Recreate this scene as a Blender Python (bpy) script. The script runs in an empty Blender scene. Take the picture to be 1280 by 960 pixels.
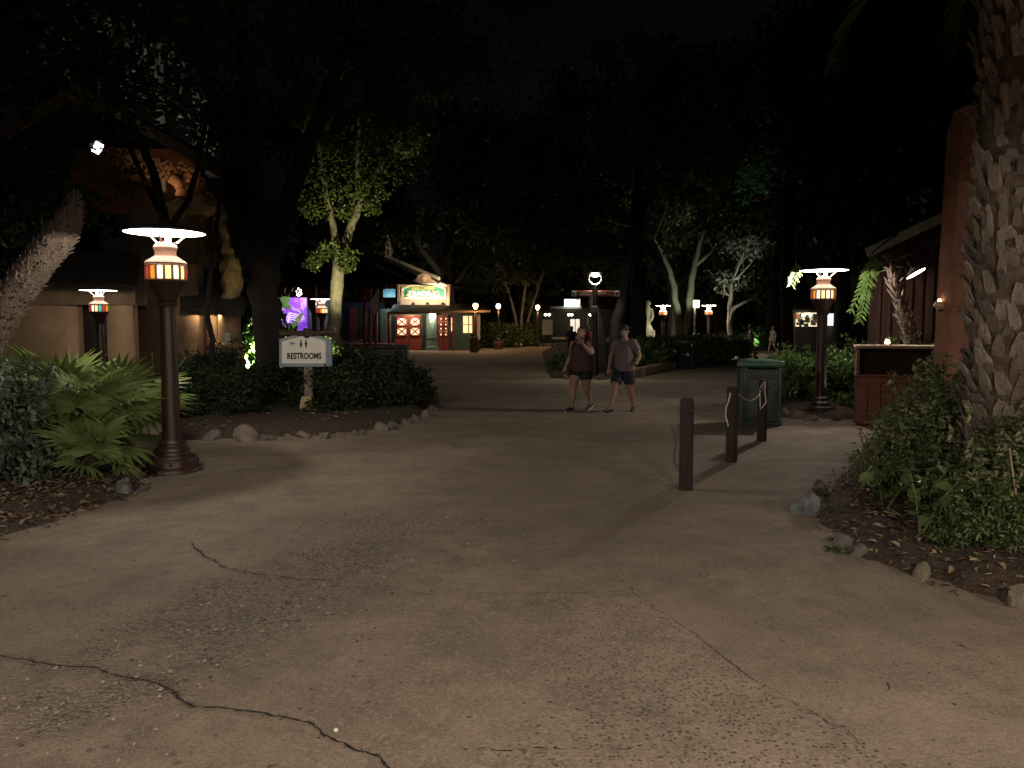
import bpy, bmesh, math, random
import numpy as np
from mathutils import Vector, Matrix, Quaternion

R = math.radians
random.seed(7)
C = bpy.context.scene.collection
sc = bpy.context.scene

# ------------------------------------------------------------------ camera, sky, added skyglow lamp, exposure
F = 961.0; CH = 1.7; PITCH = math.atan(72 / F)
cam_d = bpy.data.cameras.new('camera'); cam = bpy.data.objects.new('camera', cam_d); C.objects.link(cam)
cam.location = (0, 0, CH); cam.rotation_euler = (R(90) - PITCH, 0, 0)
cam_d.sensor_width = 36; cam_d.lens = F / 1280 * 36; cam_d.clip_end = 1000; cam_d.clip_start = .05
sc.camera = cam

w = bpy.data.worlds.new('World'); sc.world = w; w.use_nodes = True
nt = w.node_tree; nt.nodes.clear()
sky = nt.nodes.new('ShaderNodeTexSky'); sky.sky_type = 'NISHITA'; sky.sun_disc = False
sky.sun_elevation = R(6); sky.sun_rotation = R(200)
bg = nt.nodes.new('ShaderNodeBackground'); bg.inputs['Strength'].default_value = .0005
wo = nt.nodes.new('ShaderNodeOutputWorld')
nt.links.new(sky.outputs[0], bg.inputs[0]); nt.links.new(bg.outputs[0], wo.inputs[0])
sun_d = bpy.data.lights.new('skyglow_sun', 'SUN'); sun_d.energy = .004; sun_d.angle = R(3); sun_d.color = (.75, .85, 1)  # faint sun lamp added to stand for skylight glow, no moon known
sun = bpy.data.objects.new('skyglow_sun', sun_d); C.objects.link(sun); sun.rotation_euler = (R(40), R(10), R(20))

sc.view_settings.view_transform = 'Standard'; sc.view_settings.look = 'None'
sc.view_settings.exposure = 0.5; sc.view_settings.gamma = 1.0
sc.render.engine = 'CYCLES'
sc.cycles.use_denoising = True
try: sc.cycles.denoiser = 'OPENIMAGEDENOISE'
except Exception: pass
sc.cycles.max_bounces = 5; sc.cycles.diffuse_bounces = 2; sc.cycles.glossy_bounces = 2
sc.cycles.transmission_bounces = 3; sc.cycles.transparent_max_bounces = 4
sc.cycles.sample_clamp_indirect = 2.0; sc.cycles.use_light_tree = True
sc.cycles.caustics_reflective = False; sc.cycles.caustics_refractive = False

# ------------------------------------------------------------------ placing: pixel of the 1280x960 photo -> point in the place
cp, sp = math.cos(PITCH), math.sin(PITCH)
def ray(px, py):
    u = (px - 640) / F; v = (480 - py) / F
    return Vector((u, cp + v * sp, -sp + v * cp))
def P(px, py, d):
    r = ray(px, py); return Vector((0, 0, CH)) + r * (d / r.y)
def G(px, py):
    r = ray(px, py); return Vector((0, 0, CH)) + r * (-CH / r.z)

# ------------------------------------------------------------------ materials
MATS = {}
def nodes(name):
    m = bpy.data.materials.new(name); m.use_nodes = True
    n = m.node_tree; n.nodes.clear()
    out = n.nodes.new('ShaderNodeOutputMaterial')
    return m, n, out
def M(name, col, rough=.7, var=.35, scale=6., bump=.25, metal=0., spec=.4, stretch=None):
    if name in MATS: return MATS[name]
    m, n, out = nodes(name)
    b = n.nodes.new('ShaderNodeBsdfPrincipled')
    tc = n.nodes.new('ShaderNodeTexCoord'); mp = n.nodes.new('ShaderNodeMapping')
    if stretch: mp.inputs['Scale'].default_value = stretch
    n.links.new(tc.outputs['Object'], mp.inputs[0])
    nz = n.nodes.new('ShaderNodeTexNoise'); nz.inputs['Scale'].default_value = scale; nz.inputs['Detail'].default_value = 7; nz.inputs['Roughness'].default_value = .65
    n.links.new(mp.outputs[0], nz.inputs['Vector'])
    cr = n.nodes.new('ShaderNodeValToRGB')
    cr.color_ramp.elements[0].position = .3; cr.color_ramp.elements[1].position = .72
    cr.color_ramp.elements[0].color = (*[c * (1 - var) for c in col], 1)
    cr.color_ramp.elements[1].color = (*[min(.9, c * (1 + var)) for c in col], 1)
    n.links.new(nz.outputs[0], cr.inputs[0]); n.links.new(cr.outputs[0], b.inputs['Base Color'])
    b.inputs['Roughness'].default_value = rough; b.inputs['Metallic'].default_value = metal
    b.inputs['Specular IOR Level'].default_value = spec
    if bump:
        n2 = n.nodes.new('ShaderNodeTexNoise'); n2.inputs['Scale'].default_value = scale * 5; n2.inputs['Detail'].default_value = 4
        n.links.new(mp.outputs[0], n2.inputs['Vector'])
        bp = n.nodes.new('ShaderNodeBump'); bp.inputs['Strength'].default_value = bump; bp.inputs['Distance'].default_value = .02
        n.links.new(n2.outputs[0], bp.inputs['Height']); n.links.new(bp.outputs[0], b.inputs['Normal'])
    n.links.new(b.outputs[0], out.inputs[0]); MATS[name] = m; return m
def E(name, col, strength, base=(.8, .8, .8)):
    if name in MATS: return MATS[name]
    m, n, out = nodes(name)
    b = n.nodes.new('ShaderNodeBsdfPrincipled'); b.inputs['Base Color'].default_value = (*base, 1); b.inputs['Roughness'].default_value = .5
    b.inputs['Emission Color'].default_value = (*col, 1); b.inputs['Emission Strength'].default_value = strength
    n.links.new(b.outputs[0], out.inputs[0]); MATS[name] = m; return m
def LEAF(name, c0, c1, rough=.45, trans=.25, spec=.4):
    if name in MATS: return MATS[name]
    m, n, out = nodes(name)
    g = n.nodes.new('ShaderNodeNewGeometry'); cr = n.nodes.new('ShaderNodeValToRGB')
    cr.color_ramp.elements[0].color = (*c0, 1); cr.color_ramp.elements[1].color = (*c1, 1)
    n.links.new(g.outputs['Random Per Island'], cr.inputs[0])
    b = n.nodes.new('ShaderNodeBsdfPrincipled'); b.inputs['Roughness'].default_value = rough; b.inputs['Specular IOR Level'].default_value = spec
    t = n.nodes.new('ShaderNodeBsdfTranslucent'); mx = n.nodes.new('ShaderNodeMixShader'); mx.inputs[0].default_value = trans
    n.links.new(cr.outputs[0], b.inputs['Base Color']); n.links.new(cr.outputs[0], t.inputs[0])
    n.links.new(b.outputs[0], mx.inputs[1]); n.links.new(t.outputs[0], mx.inputs[2]); n.links.new(mx.outputs[0], out.inputs[0])
    MATS[name] = m; return m

def ground_material(name, slab):
    m, n, out = nodes(name); N = n.nodes.new; L = n.links.new
    g = N('ShaderNodeNewGeometry'); pos = g.outputs['Position']
    def noise(s, d=6, r=.6):
        x = N('ShaderNodeTexNoise'); x.inputs['Scale'].default_value = s; x.inputs['Detail'].default_value = d; x.inputs['Roughness'].default_value = r
        L(pos, x.inputs['Vector']); return x.outputs[0]
    def ramp(v, p0, p1, c0=(0, 0, 0), c1=(1, 1, 1)):
        x = N('ShaderNodeValToRGB'); e = x.color_ramp.elements; e[0].position = p0; e[1].position = p1; e[0].color = (*c0, 1); e[1].color = (*c1, 1)
        L(v, x.inputs[0]); return x.outputs[0]
    def mix(f, a, b, typ='MIX'):
        x = N('ShaderNodeMix'); x.data_type = 'RGBA'; x.blend_type = typ
        for s, v in ((x.inputs[0], f), (x.inputs[6], a), (x.inputs[7], b)):
            if hasattr(v, 'links'): L(v, s)
            elif isinstance(v, tuple): s.default_value = (*v, 1)
            else: s.default_value = v
        return x.outputs[2]
    def math_(op, a, b=None):
        x = N('ShaderNodeMath'); x.operation = op
        for s, v in zip(x.inputs, (a, b)):
            if v is None: continue
            if hasattr(v, 'links'): L(v, s)
            else: s.default_value = v
        return x.outputs[0]
    base = ramp(noise(.33, 5), .3, .7, (.215, .162, .122), (.362, .282, .214))
    base = mix(ramp(noise(1.7, 7, .7), .42, .66), base, (.15, .12, .09))
    base = mix(math_('MULTIPLY', ramp(noise(5.5, 8, .75), .48, .7), .7), base, (.1, .08, .062))
    base = mix(math_('MULTIPLY', ramp(noise(90, 2), .45, .8), .5), base, (.46, .38, .3))
    # fine sandy grain and small stones everywhere
    v3 = N('ShaderNodeTexVoronoi'); v3.inputs['Scale'].default_value = 105; L(pos, v3.inputs['Vector'])
    s3 = N('ShaderNodeSeparateColor'); L(v3.outputs['Color'], s3.inputs[0])
    base = mix(.24, base, ramp(s3.outputs[0], 0., 1., (.075, .06, .048), (.44, .37, .31)))
    # greyer resurfaced patch in the middle of the walk
    g0 = G(690, 640); sx0 = N('ShaderNodeSeparateXYZ'); L(pos, sx0.inputs[0])
    pd = math_('ADD', math_('POWER', math_('ABSOLUTE', math_('DIVIDE', math_('SUBTRACT', sx0.outputs[0], g0.x), 1.25)), 2.), math_('POWER', math_('ABSOLUTE', math_('DIVIDE', math_('SUBTRACT', sx0.outputs[1], g0.y + 1.3), 3.1)), 2.))
    pd = math_('ADD', pd, math_('MULTIPLY', math_('SUBTRACT', noise(1.3, 4, .6), .5), 1.1))
    base = mix(math_('MULTIPLY', ramp(pd, .55, 1.15, (1, 1, 1), (0, 0, 0)), .32), base, (.115, .098, .083))
    # gum and oil spots
    v5 = N('ShaderNodeTexVoronoi'); v5.inputs['Scale'].default_value = 2.6; L(pos, v5.inputs['Vector'])
    c5 = N('ShaderNodeSeparateColor'); L(v5.outputs['Color'], c5.inputs[0])
    gum = math_('MULTIPLY', ramp(math_('ADD', v5.outputs['Distance'], math_('MULTIPLY', math_('SUBTRACT', noise(22, 3), .5), .09)), .03, .065, (1, 1, 1), (0, 0, 0)), ramp(c5.outputs[0], .55, .6))
    base = mix(math_('MULTIPLY', gum, .6), base, (.06, .048, .04))
    # worn gravelly strip running away on the left
    sx = N('ShaderNodeSeparateXYZ'); L(pos, sx.inputs[0])
    X, Y = sx.outputs[0], sx.outputs[1]
    a = math.atan2(6.6 - 3.2, -.85 + 2.05); ux, uy = math.cos(a), math.sin(a)
    dx = math_('SUBTRACT', X, -1.5); dy = math_('SUBTRACT', Y, 4.8)
    al = math_('ADD', math_('MULTIPLY', dx, ux), math_('MULTIPLY', dy, uy))
    ac = math_('SUBTRACT', math_('MULTIPLY', dy, ux), math_('MULTIPLY', dx, uy))
    dd = math_('ADD', math_('POWER', math_('ABSOLUTE', math_('DIVIDE', al, 2.1)), 2.), math_('POWER', math_('ABSOLUTE', math_('DIVIDE', ac, .62)), 2.))
    dd = math_('ADD', dd, math_('MULTIPLY', math_('SUBTRACT', noise(2.2, 6, .7), .5), 4.5))
    worn = ramp(dd, .15, 1.1, (1, 1, 1), (0, 0, 0))
    vor = N('ShaderNodeTexVoronoi'); vor.inputs['Scale'].default_value = 55; L(pos, vor.inputs['Vector'])
    vc = N('ShaderNodeSeparateColor'); L(vor.outputs['Color'], vc.inputs[0])
    stones = ramp(vc.outputs[0], .0, 1., (.045, .038, .034), (.34, .29, .24))
    base = mix(math_('MULTIPLY', worn, ramp(noise(4.5, 6, .8), .38, .62)), base, stones)
    # exposed aggregate: dark pits, denser inside the slab
    v2 = N('ShaderNodeTexVoronoi'); v2.inputs['Scale'].default_value = 44; v2.inputs['Randomness'].default_value = 1; L(pos, v2.inputs['Vector'])
    pit = ramp(math_('ADD', v2.outputs['Distance'], math_('MULTIPLY', math_('SUBTRACT', noise(120, 2), .5), .4)), .16, .34, (1, 1, 1), (0, 0, 0))
    c2 = N('ShaderNodeSeparateColor'); L(v2.outputs['Color'], c2.inputs[0])
    chance = ramp(c2.outputs[1], (.36 if slab else .84), (.46 if slab else .88))
    if slab: chance = math_('MULTIPLY', chance, ramp(math_('ADD', X, math_('MULTIPLY', math_('SUBTRACT', noise(1.6), .5), 2.6)), -1.1, .4))
    else: chance = math_('MULTIPLY', chance, ramp(noise(.6), .42, .6))
    v4 = N('ShaderNodeTexVoronoi'); v4.inputs['Scale'].default_value = 17; L(pos, v4.inputs['Vector'])
    c4 = N('ShaderNodeSeparateColor'); L(v4.outputs['Color'], c4.inputs[0])
    pit4 = math_('MULTIPLY', ramp(math_('ADD', v4.outputs['Distance'], math_('MULTIPLY', math_('SUBTRACT', noise(60, 3), .5), .25)), .1, .2, (1, 1, 1), (0, 0, 0)), ramp(c4.outputs[0], .8 if slab else .87, .84 if slab else .9))
    pitm = math_('MAXIMUM', math_('MULTIPLY', pit, chance), math_('MULTIPLY', pit4, .9))
    base = mix(math_('MULTIPLY', pitm, .8), base, (.055, .045, .04))
    if slab: base = mix(math_('MULTIPLY', ramp(c2.outputs[2], .8, .95), .35), base, (.42, .34, .28))
    b = N('ShaderNodeBsdfPrincipled'); L(base, b.inputs['Base Color'])
    b.inputs['Specular IOR Level'].default_value = .25
    L(ramp(noise(2., 5), .2, .8, (.72,) * 3, (.95,) * 3), b.inputs['Roughness'])
    h = math_('ADD', math_('MULTIPLY', noise(55, 5), .5), math_('MULTIPLY', noise(7, 5), .8))
    h = math_('SUBTRACT', h, math_('MULTIPLY', pitm, .9))
    h = math_('ADD', h, math_('MULTIPLY', math_('MULTIPLY', worn, vor.outputs['Distance']), -1.6))
    bp = N('ShaderNodeBump'); bp.inputs['Strength'].default_value = .8; bp.inputs['Distance'].default_value = .014; L(h, bp.inputs['Height'])
    L(bp.outputs[0], b.inputs['Normal']); L(b.outputs[0], out.inputs[0]); return m

# ------------------------------------------------------------------ mesh helpers
def arr_mesh(name, verts, faces):
    verts = np.asarray(verts, dtype=np.float32); faces = np.asarray(faces, dtype=np.int32)
    me = bpy.data.meshes.new(name); k = faces.shape[1]; nf = len(faces)
    me.vertices.add(len(verts)); me.vertices.foreach_set('co', verts.ravel())
    me.loops.add(nf * k); me.polygons.add(nf)
    me.loops.foreach_set('vertex_index', faces.ravel())
    me.polygons.foreach_set('loop_start', np.arange(0, nf * k, k, dtype=np.int32))
    me.update(calc_edges=True); return me
def tag(o, label=None, cat=None, group=None, kind=None):
    if label: o['label'] = label
    if cat: o['category'] = cat
    if group: o['group'] = group
    if kind: o['kind'] = kind
    return o
def link(name, me, mat=None, parent=None, loc=None, rot=None):
    o = bpy.data.objects.new(name, me); C.objects.link(o)
    if mat is not None and me is not None and not me.materials: me.materials.append(mat)
    if parent is not None: o.parent = parent
    if loc is not None: o.location = loc
    if rot is not None: o.rotation_euler = rot
    return o
def empty(name, loc=(0, 0, 0), rz=0, label=None, cat=None, group=None):
    o = bpy.data.objects.new(name, None); C.objects.link(o); o.location = loc; o.rotation_euler = (0, 0, rz)
    o.empty_display_size = .1
    return tag(o, label, cat, group)
def copy_tree(o, parent=None):
    c = o.copy(); C.objects.link(c); c.parent = parent
    for ch in list(o.children): copy_tree(ch, c)
    return c

class MB:
    def __init__(s): s.v = []; s.f = []
    def add(s, vs, fs):
        k = len(s.v); s.v += [tuple(x) for x in vs]; s.f += [tuple(i + k for i in f) for f in fs]; return s
    def box(s, c, d, rot=None, bev=0.):
        hx, hy, hz = d[0] / 2, d[1] / 2, d[2] / 2
        if bev:
            b = min(bev, hx * .9, hy * .9, hz * .9); vs = []; 
            for sx in (-1, 1):
                for sy in (-1, 1):
                    for sz in (-1, 1):
                        vs += [(sx * hx, sy * (hy - b), sz * (hz - b)), (sx * (hx - b), sy * hy, sz * (hz - b)), (sx * (hx - b), sy * (hy - b), sz * hz)]
            I = lambda sx, sy, sz, k: ((sx > 0) * 4 + (sy > 0) * 2 + (sz > 0)) * 3 + k
            fs = []
            for q in (-1, 1):
                fs.append([I(q, -1, -1, 0), I(q, 1, -1, 0), I(q, 1, 1, 0), I(q, -1, 1, 0)])
                fs.append([I(-1, q, -1, 1), I(1, q, -1, 1), I(1, q, 1, 1), I(-1, q, 1, 1)])
                fs.append([I(-1, -1, q, 2), I(1, -1, q, 2), I(1, 1, q, 2), I(-1, 1, q, 2)])
                for r in (-1, 1):
                    fs.append([I(q, r, -1, 0), I(q, r, -1, 1), I(q, r, 1, 1), I(q, r, 1, 0)])
                    fs.append([I(q, -1, r, 0), I(q, -1, r, 2), I(q, 1, r, 2), I(q, 1, r, 0)])
                    fs.append([I(-1, q, r, 1), I(-1, q, r, 2), I(1, q, r, 2), I(1, q, r, 1)])
                    for t in (-1, 1): fs.append([I(q, r, t, 0), I(q, r, t, 1), I(q, r, t, 2)])
        else:
            vs = [(x, y, z) for x in (-hx, hx) for y in (-hy, hy) for z in (-hz, hz)]
            fs = [(0, 1, 3, 2), (4, 6, 7, 5), (0, 4, 5, 1), (2, 3, 7, 6), (0, 2, 6, 4), (1, 5, 7, 3)]
        m = rot.to_matrix() if rot is not None and hasattr(rot, 'to_matrix') else (rot if rot is not None else Matrix.Identity(3))
        c = Vector(c); return s.add([c + m @ Vector(v) for v in vs], fs)
    def lathe(s, prof, n=20, c=(0, 0, 0), axis=None, closed=True):
        vs = []; fs = []; c = Vector(c)
        q = Vector((0, 0, 1)).rotation_difference(Vector(axis)) if axis is not None else Quaternion()
        for (r, z) in prof:
            for i in range(n):
                a = 2 * math.pi * i / n; vs.append(c + q @ Vector((r * math.cos(a), r * math.sin(a), z)))
        for j in range(len(prof) - 1):
            for i in range(n):
                k = (i + 1) % n; fs.append((j * n + i, j * n + k, (j + 1) * n + k, (j + 1) * n + i))
        if closed:
            fs.append(tuple(range(n - 1, -1, -1))); fs.append(tuple((len(prof) - 1) * n + i for i in range(n)))
        return s.add(vs, fs)
    def tube(s, pts, radii, n=8, flat=(1, 1), cap=True):
        pts = [Vector(p) for p in pts]; vs = []; fs = []
        if not hasattr(radii, '__len__'): radii = [radii] * len(pts)
        up = None
        for i, p in enumerate(pts):
            t = (pts[min(i + 1, len(pts) - 1)] - pts[max(i - 1, 0)]).normalized()
            if up is None:
                up = Vector((0, -1, 0)) if abs(t.y) < .9 else Vector((1, 0, 0))
            x = up.cross(t).normalized(); up = t.cross(x).normalized()
            for k in range(n):
                a = 2 * math.pi * k / n; vs.append(p + (x * math.cos(a) * flat[0] + up * math.sin(a) * flat[1]) * radii[i])
        for j in range(len(pts) - 1):
            for k in range(n):
                q = (k + 1) % n; fs.append((j * n + k, j * n + q, (j + 1) * n + q, (j + 1) * n + k))
        if cap:
            fs.append(tuple(range(n - 1, -1, -1))); fs.append(tuple((len(pts) - 1) * n + i for i in range(n)))
        return s.add(vs, fs)
    def ell(s, c, r, n=10, m=7, rot=None):
        vs = []; fs = []; c = Vector(c); mt = rot.to_matrix() if rot is not None else Matrix.Identity(3)
        for j in range(m + 1):
            th = math.pi * j / m
            for i in range(n):
                a = 2 * math.pi * i / n
                vs.append(c + mt @ Vector((r[0] * math.sin(th) * math.cos(a), r[1] * math.sin(th) * math.sin(a), r[2] * math.cos(th))))
        for j in range(m):
            for i in range(n):
                k = (i + 1) % n; fs.append((j * n + i, (j + 1) * n + i, (j + 1) * n + k, j * n + k))
        return s.add(vs, fs)
    def prism(s, poly, y0, y1):      # polygon in x,z extruded along y
        n = len(poly); vs = [(x, y0, z) for x, z in poly] + [(x, y1, z) for x, z in poly]
        fs = [tuple(range(n)), tuple(range(2 * n - 1, n - 1, -1))] + [(i, i + n, (i + 1) % n + n, (i + 1) % n) for i in range(n)]
        return s.add(vs, fs)
    def mesh(s, name, smooth=False):
        me = bpy.data.meshes.new(name); me.from_pydata(s.v, [], s.f); me.update()
        bm = bmesh.new(); bm.from_mesh(me); bmesh.ops.recalc_face_normals(bm, faces=bm.faces); bm.to_mesh(me); bm.free()
        if smooth:
            me.polygons.foreach_set('use_smooth', [True] * len(me.polygons))
            try: me.set_sharp_from_angle(angle=R(40))
            except Exception: pass
        return me
    def build(s, name, mat, parent=None, loc=None, rot=None, smooth=False):
        return link(name, s.mesh(name, smooth), mat, parent, loc, rot)

def facing_box(px0, py0, px1, py1, d, th, mb=None, bev=0.):
    """upright box facing the camera side, spanning a photo rectangle at depth d (front face), th thick"""
    a = P(px0, py1, d); b = P(px1, py0, d); mb = mb or MB()
    return mb.box(((a.x + b.x) / 2, d + th / 2, (a.z + b.z) / 2), (b.x - a.x, th, b.z - a.z), bev=bev)
def lamp_light(name, parent, loc, energy, col=(1, .82, .6), radius=.06, spot=None, aim=None, blend=.6):
    ld = bpy.data.lights.new(name, 'SPOT' if spot else 'POINT'); ld.energy = energy; ld.color = col; ld.shadow_soft_size = radius
    if spot: ld.spot_size = R(spot); ld.spot_blend = blend
    o = bpy.data.objects.new(name, ld); C.objects.link(o); o.parent = parent; o.location = loc
    if aim is not None: o.rotation_euler = (Vector(aim)).to_track_quat('-Z', 'Y').to_euler()
    return o

# ------------------------------------------------------------------ foliage helpers
def leaf_arrays(pos, nrm, dirs, length, width, fold=.25, shape=6):
    n = len(pos); nrm = nrm / (np.linalg.norm(nrm, axis=1, keepdims=True) + 1e-9)
    dirs = dirs - nrm * np.sum(dirs * nrm, axis=1, keepdims=True); dirs /= (np.linalg.norm(dirs, axis=1, keepdims=True) + 1e-9)
    side = np.cross(nrm, dirs); length = np.asarray(length).reshape(-1, 1) * np.ones((n, 1)); wd = np.asarray(width).reshape(-1, 1) * np.ones((n, 1))
    if shape == 4:
        V = np.stack([pos, pos + dirs * length * .45 + side * wd * .5 + nrm * wd * fold, pos + dirs * length, pos + dirs * length * .45 - side * wd * .5 + nrm * wd * fold], 1)
        return V.reshape(-1, 3), np.arange(n * 4).reshape(-1, 4)
    dr = nrm * length * .12
    V = np.stack([pos, pos + dirs * length * .3 + side * wd * .46 + nrm * wd * fold, pos + dirs * length * .68 + side * wd * .38 + nrm * wd * fold - dr * .5, pos + dirs * length - dr * 1.4,
                  pos + dirs * length * .68 - side * wd * .38 + nrm * wd * fold - dr * .5, pos + dirs * length * .3 - side * wd * .46 + nrm * wd * fold], 1)
    idx = np.arange(n)[:, None] * 6
    Fq = np.concatenate([idx + np.array([[0, 3, 2, 1]]), idx + np.array([[0, 5, 4, 3]])], 0)
    return V.reshape(-1, 3), Fq
def foliage(name, clumps, per, size, seed, up=.5, out=.6, rnd=.8, shape=6, aspect=.5, shell=.5):
    """clumps: list of (centre, radius); leaves through each clump, denser outward"""
    rg = np.random.default_rng(seed); PS, NS, DS = [], [], []
    for c, r in clumps:
        c = np.array(c, float); rr = np.array(r, float) if hasattr(r, '__len__') else np.array([r, r, r * .8], float)
        n = int(per); u = rg.normal(size=(n, 3)); u /= np.linalg.norm(u, axis=1, keepdims=True)
        rad = rg.random(n) ** shell; p = c + u * rr * rad[:, None]
        PS.append(p); NS.append(u * out + np.array([0, 0, up]) + rg.normal(size=(n, 3)) * rnd); DS.append(u + rg.normal(size=(n, 3)) * .8)
    pos = np.concatenate(PS); n = len(pos); L = size * (.45 + 1.05 * rg.random(n))
    V, Fq = leaf_arrays(pos, np.concatenate(NS), np.concatenate(DS), L, L * aspect, shape=shape)
    return arr_mesh(name, V, Fq)

def grow(rg, base, direction, length, radius, depth, spread, segs=4, out=None, tips=None, kids=3, wob=.18, upw=.1):
    pts = [Vector(base)]; rad = [radius]; d = Vector(direction).normalized()
    for i in range(segs):
        d = (d + Vector((rg.gauss(0, wob), rg.gauss(0, wob), rg.gauss(0, wob) + upw * .5))).normalized()
        pts.append(pts[-1] + d * (length / segs)); rad.append(radius * (1 - .5 * (i + 1) / segs))
    out.append((pts, rad)); 
    if depth <= 0: tips.append(pts[-1]); tips.append((pts[-1] + pts[-2]) / 2); return
    for k in range(kids):
        t = rg.uniform(.45, 1.) if k else 1.; i = min(segs - 1, int(t * segs)); p = pts[i].lerp(pts[i + 1], t * segs - i) if t < 1 else pts[-1]
        ax = Vector((rg.gauss(0, 1), rg.gauss(0, 1), rg.gauss(0, 1) * .5)).normalized()
        nd = (d + ax * spread).normalized()
        grow(rg, p, nd, length * rg.uniform(.55, .8), rad[-1] * rg.uniform(.6, .85), depth - 1, spread, max(2, segs - 1), out, tips, kids, wob, upw)

def tree(name, label, base, limbs, bark, leaf, seed, depth=2, kids=3, spread=.8, clump=1.1, per=90, size=.14, group=None, blen=2.4, aspect=.5, extra=(), shell=.6, cat='tree', shape=4):
    """limbs: list of (points, radii) in world coordinates, drawn by hand; twigs and leaf clumps grow from the end of each limb"""
    rg = random.Random(seed); o = empty(name, base, 0, label, cat, group); b = Vector(base)
    segs = []; tips = []; mb = MB()
    for pts, radii, grows in limbs:
        pts = [Vector(p) - b for p in pts]
        # smooth and roughen the drawn limb
        q = []; qr = []
        for i in range(len(pts) - 1):
            for t in (0, .25, .5, .75):
                q.append(pts[i].lerp(pts[i + 1], t) + Vector((rg.gauss(0, 1), rg.gauss(0, 1), 0)) * radii[i] * .12 * (t > 0)); qr.append((radii[i] * (1 - t) + radii[i + 1] * t) * rg.uniform(.93, 1.07))
        q.append(pts[-1]); qr.append(radii[-1]); mb.tube(q, qr, 12)
        if grows:
            d = (pts[-1] - pts[-2]).normalized()
            for k in range(grows): grow(rg, pts[-1], d + Vector((rg.gauss(0, .4), rg.gauss(0, .4), rg.gauss(0, .2))), blen * rg.uniform(.8, 1.2), radii[-1] * .8, depth, spread, 4, segs, tips, kids)
            for k in range(grows):
                grow(rg, pts[-2].lerp(pts[-1], rg.uniform(.2, .8)), Vector((rg.gauss(0, 1), rg.gauss(0, 1), .35)), blen * .7, radii[-1] * .5, max(0, depth - 1), spread, 3, segs, tips, kids)
    for p, r in segs: mb.tube(p, r, 6 if r[0] > .03 else 4)
    mb.build('trunk', bark, o, smooth=True)
    cl = [(tuple(t), clump * rg.uniform(.6, 1.2)) for t in tips] + [(tuple(Vector(c) - b), r) for c, r in extra]
    if cl and per: tag(link('crown', foliage('crown', cl, per, size, seed, shape=shape, aspect=aspect, shell=shell), leaf, o), kind='stuff')
    return o

def shrub_meshes(seed, rx, ry, rz, nclump, per, size, aspect=.5, shape=6, clump=.3, nst=9, shoots=12):
    rg = random.Random(seed); cl = []; mb = MB()
    for i in range(nclump):
        a = rg.uniform(0, 2 * math.pi); z = rg.uniform(.12, 1.); k = math.sqrt(max(0, 1 - (z * .92) ** 2)) * rg.uniform(.4, 1.12)
        cl.append(((rx * k * math.cos(a), ry * k * math.sin(a), rz * z * rg.uniform(.85, 1.08)), clump * rg.uniform(.6, 1.3)))
    for i in range(nst):
        c = Vector(cl[i % nclump][0]); mb.tube([(rg.uniform(-.1, .1), rg.uniform(-.1, .1), -.05), c * .5 + Vector((0, 0, .1)), c], [.016, .011, .005], 5)
    # stray shoots that break the outline
    for i in range(shoots):
        a = rg.uniform(0, 6.28); e = rg.uniform(.15, 1.4); u = Vector((rx * math.cos(a) * math.cos(e), ry * math.sin(a) * math.cos(e), rz * math.sin(e))); q0, q1 = u * .6, u * rg.uniform(1.08, 1.38) + Vector((0, 0, .08))
        mb.tube([q0, q0.lerp(q1, .5) + Vector((0, 0, .04)), q1], [.008, .006, .003], 5)
        for k in range(5): cl.append((tuple(q0.lerp(q1, .45 + .14 * k)), clump * .34))
    me = foliage('foliage', cl[:nclump], per, size, seed, shape=shape, aspect=aspect)
    if shoots:
        m2 = foliage('shoot_leaves', cl[nclump:], max(4, per // 8), size * 1.1, seed + 1, shape=shape, aspect=aspect); bm = bmesh.new(); bm.from_mesh(me); bm.from_mesh(m2); bm.to_mesh(me); bm.free(); bpy.data.meshes.remove(m2)
    return me, mb.mesh('stem')
SHR = {}
def shrub(kind, loc, rz, s, label, group=None, leaf=None, bark=None, name='shrub', sz=1.):
    fo, st = SHR[kind]
    o = empty(name, loc, rz, label, 'shrub', group); o.scale = (s, s, s * sz)
    f = link('foliage', fo, None, o); tag(f, kind='stuff')
    if leaf is not None:
        if not fo.materials: fo.materials.append(leaf)
        f.material_slots[0].link = 'OBJECT'; f.material_slots[0].material = leaf
    link('stem', st, bark or MATS['bark_dark'], o); return o

def inside_dist(poly, X, Y):
    """signed distance to polygon, positive inside"""
    n = len(poly); dmin = np.full(X.shape, 1e9); ins = np.zeros(X.shape, bool)
    for i in range(n):
        x0, y0 = poly[i]; x1, y1 = poly[(i + 1) % n]; ex, ey = x1 - x0, y1 - y0
        t = np.clip(((X - x0) * ex + (Y - y0) * ey) / (ex * ex + ey * ey + 1e-12), 0, 1)
        dmin = np.minimum(dmin, np.hypot(X - x0 - t * ex, Y - y0 - t * ey))
        c = ((y0 > Y) != (y1 > Y)) & (X < ex * (Y - y0) / (ey + 1e-12) + x0); ins ^= c
    return np.where(ins, dmin, -dmin)
def wob(X, Y, s):
    return (np.sin(X * 3.1 + s) * np.cos(Y * 2.7 - s) + .6 * np.sin(X * 7.3 - Y * 5.1 + s * 2) + .4 * np.sin(X * 13.7 + Y * 11.9 + s * 3)) / 2
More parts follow.
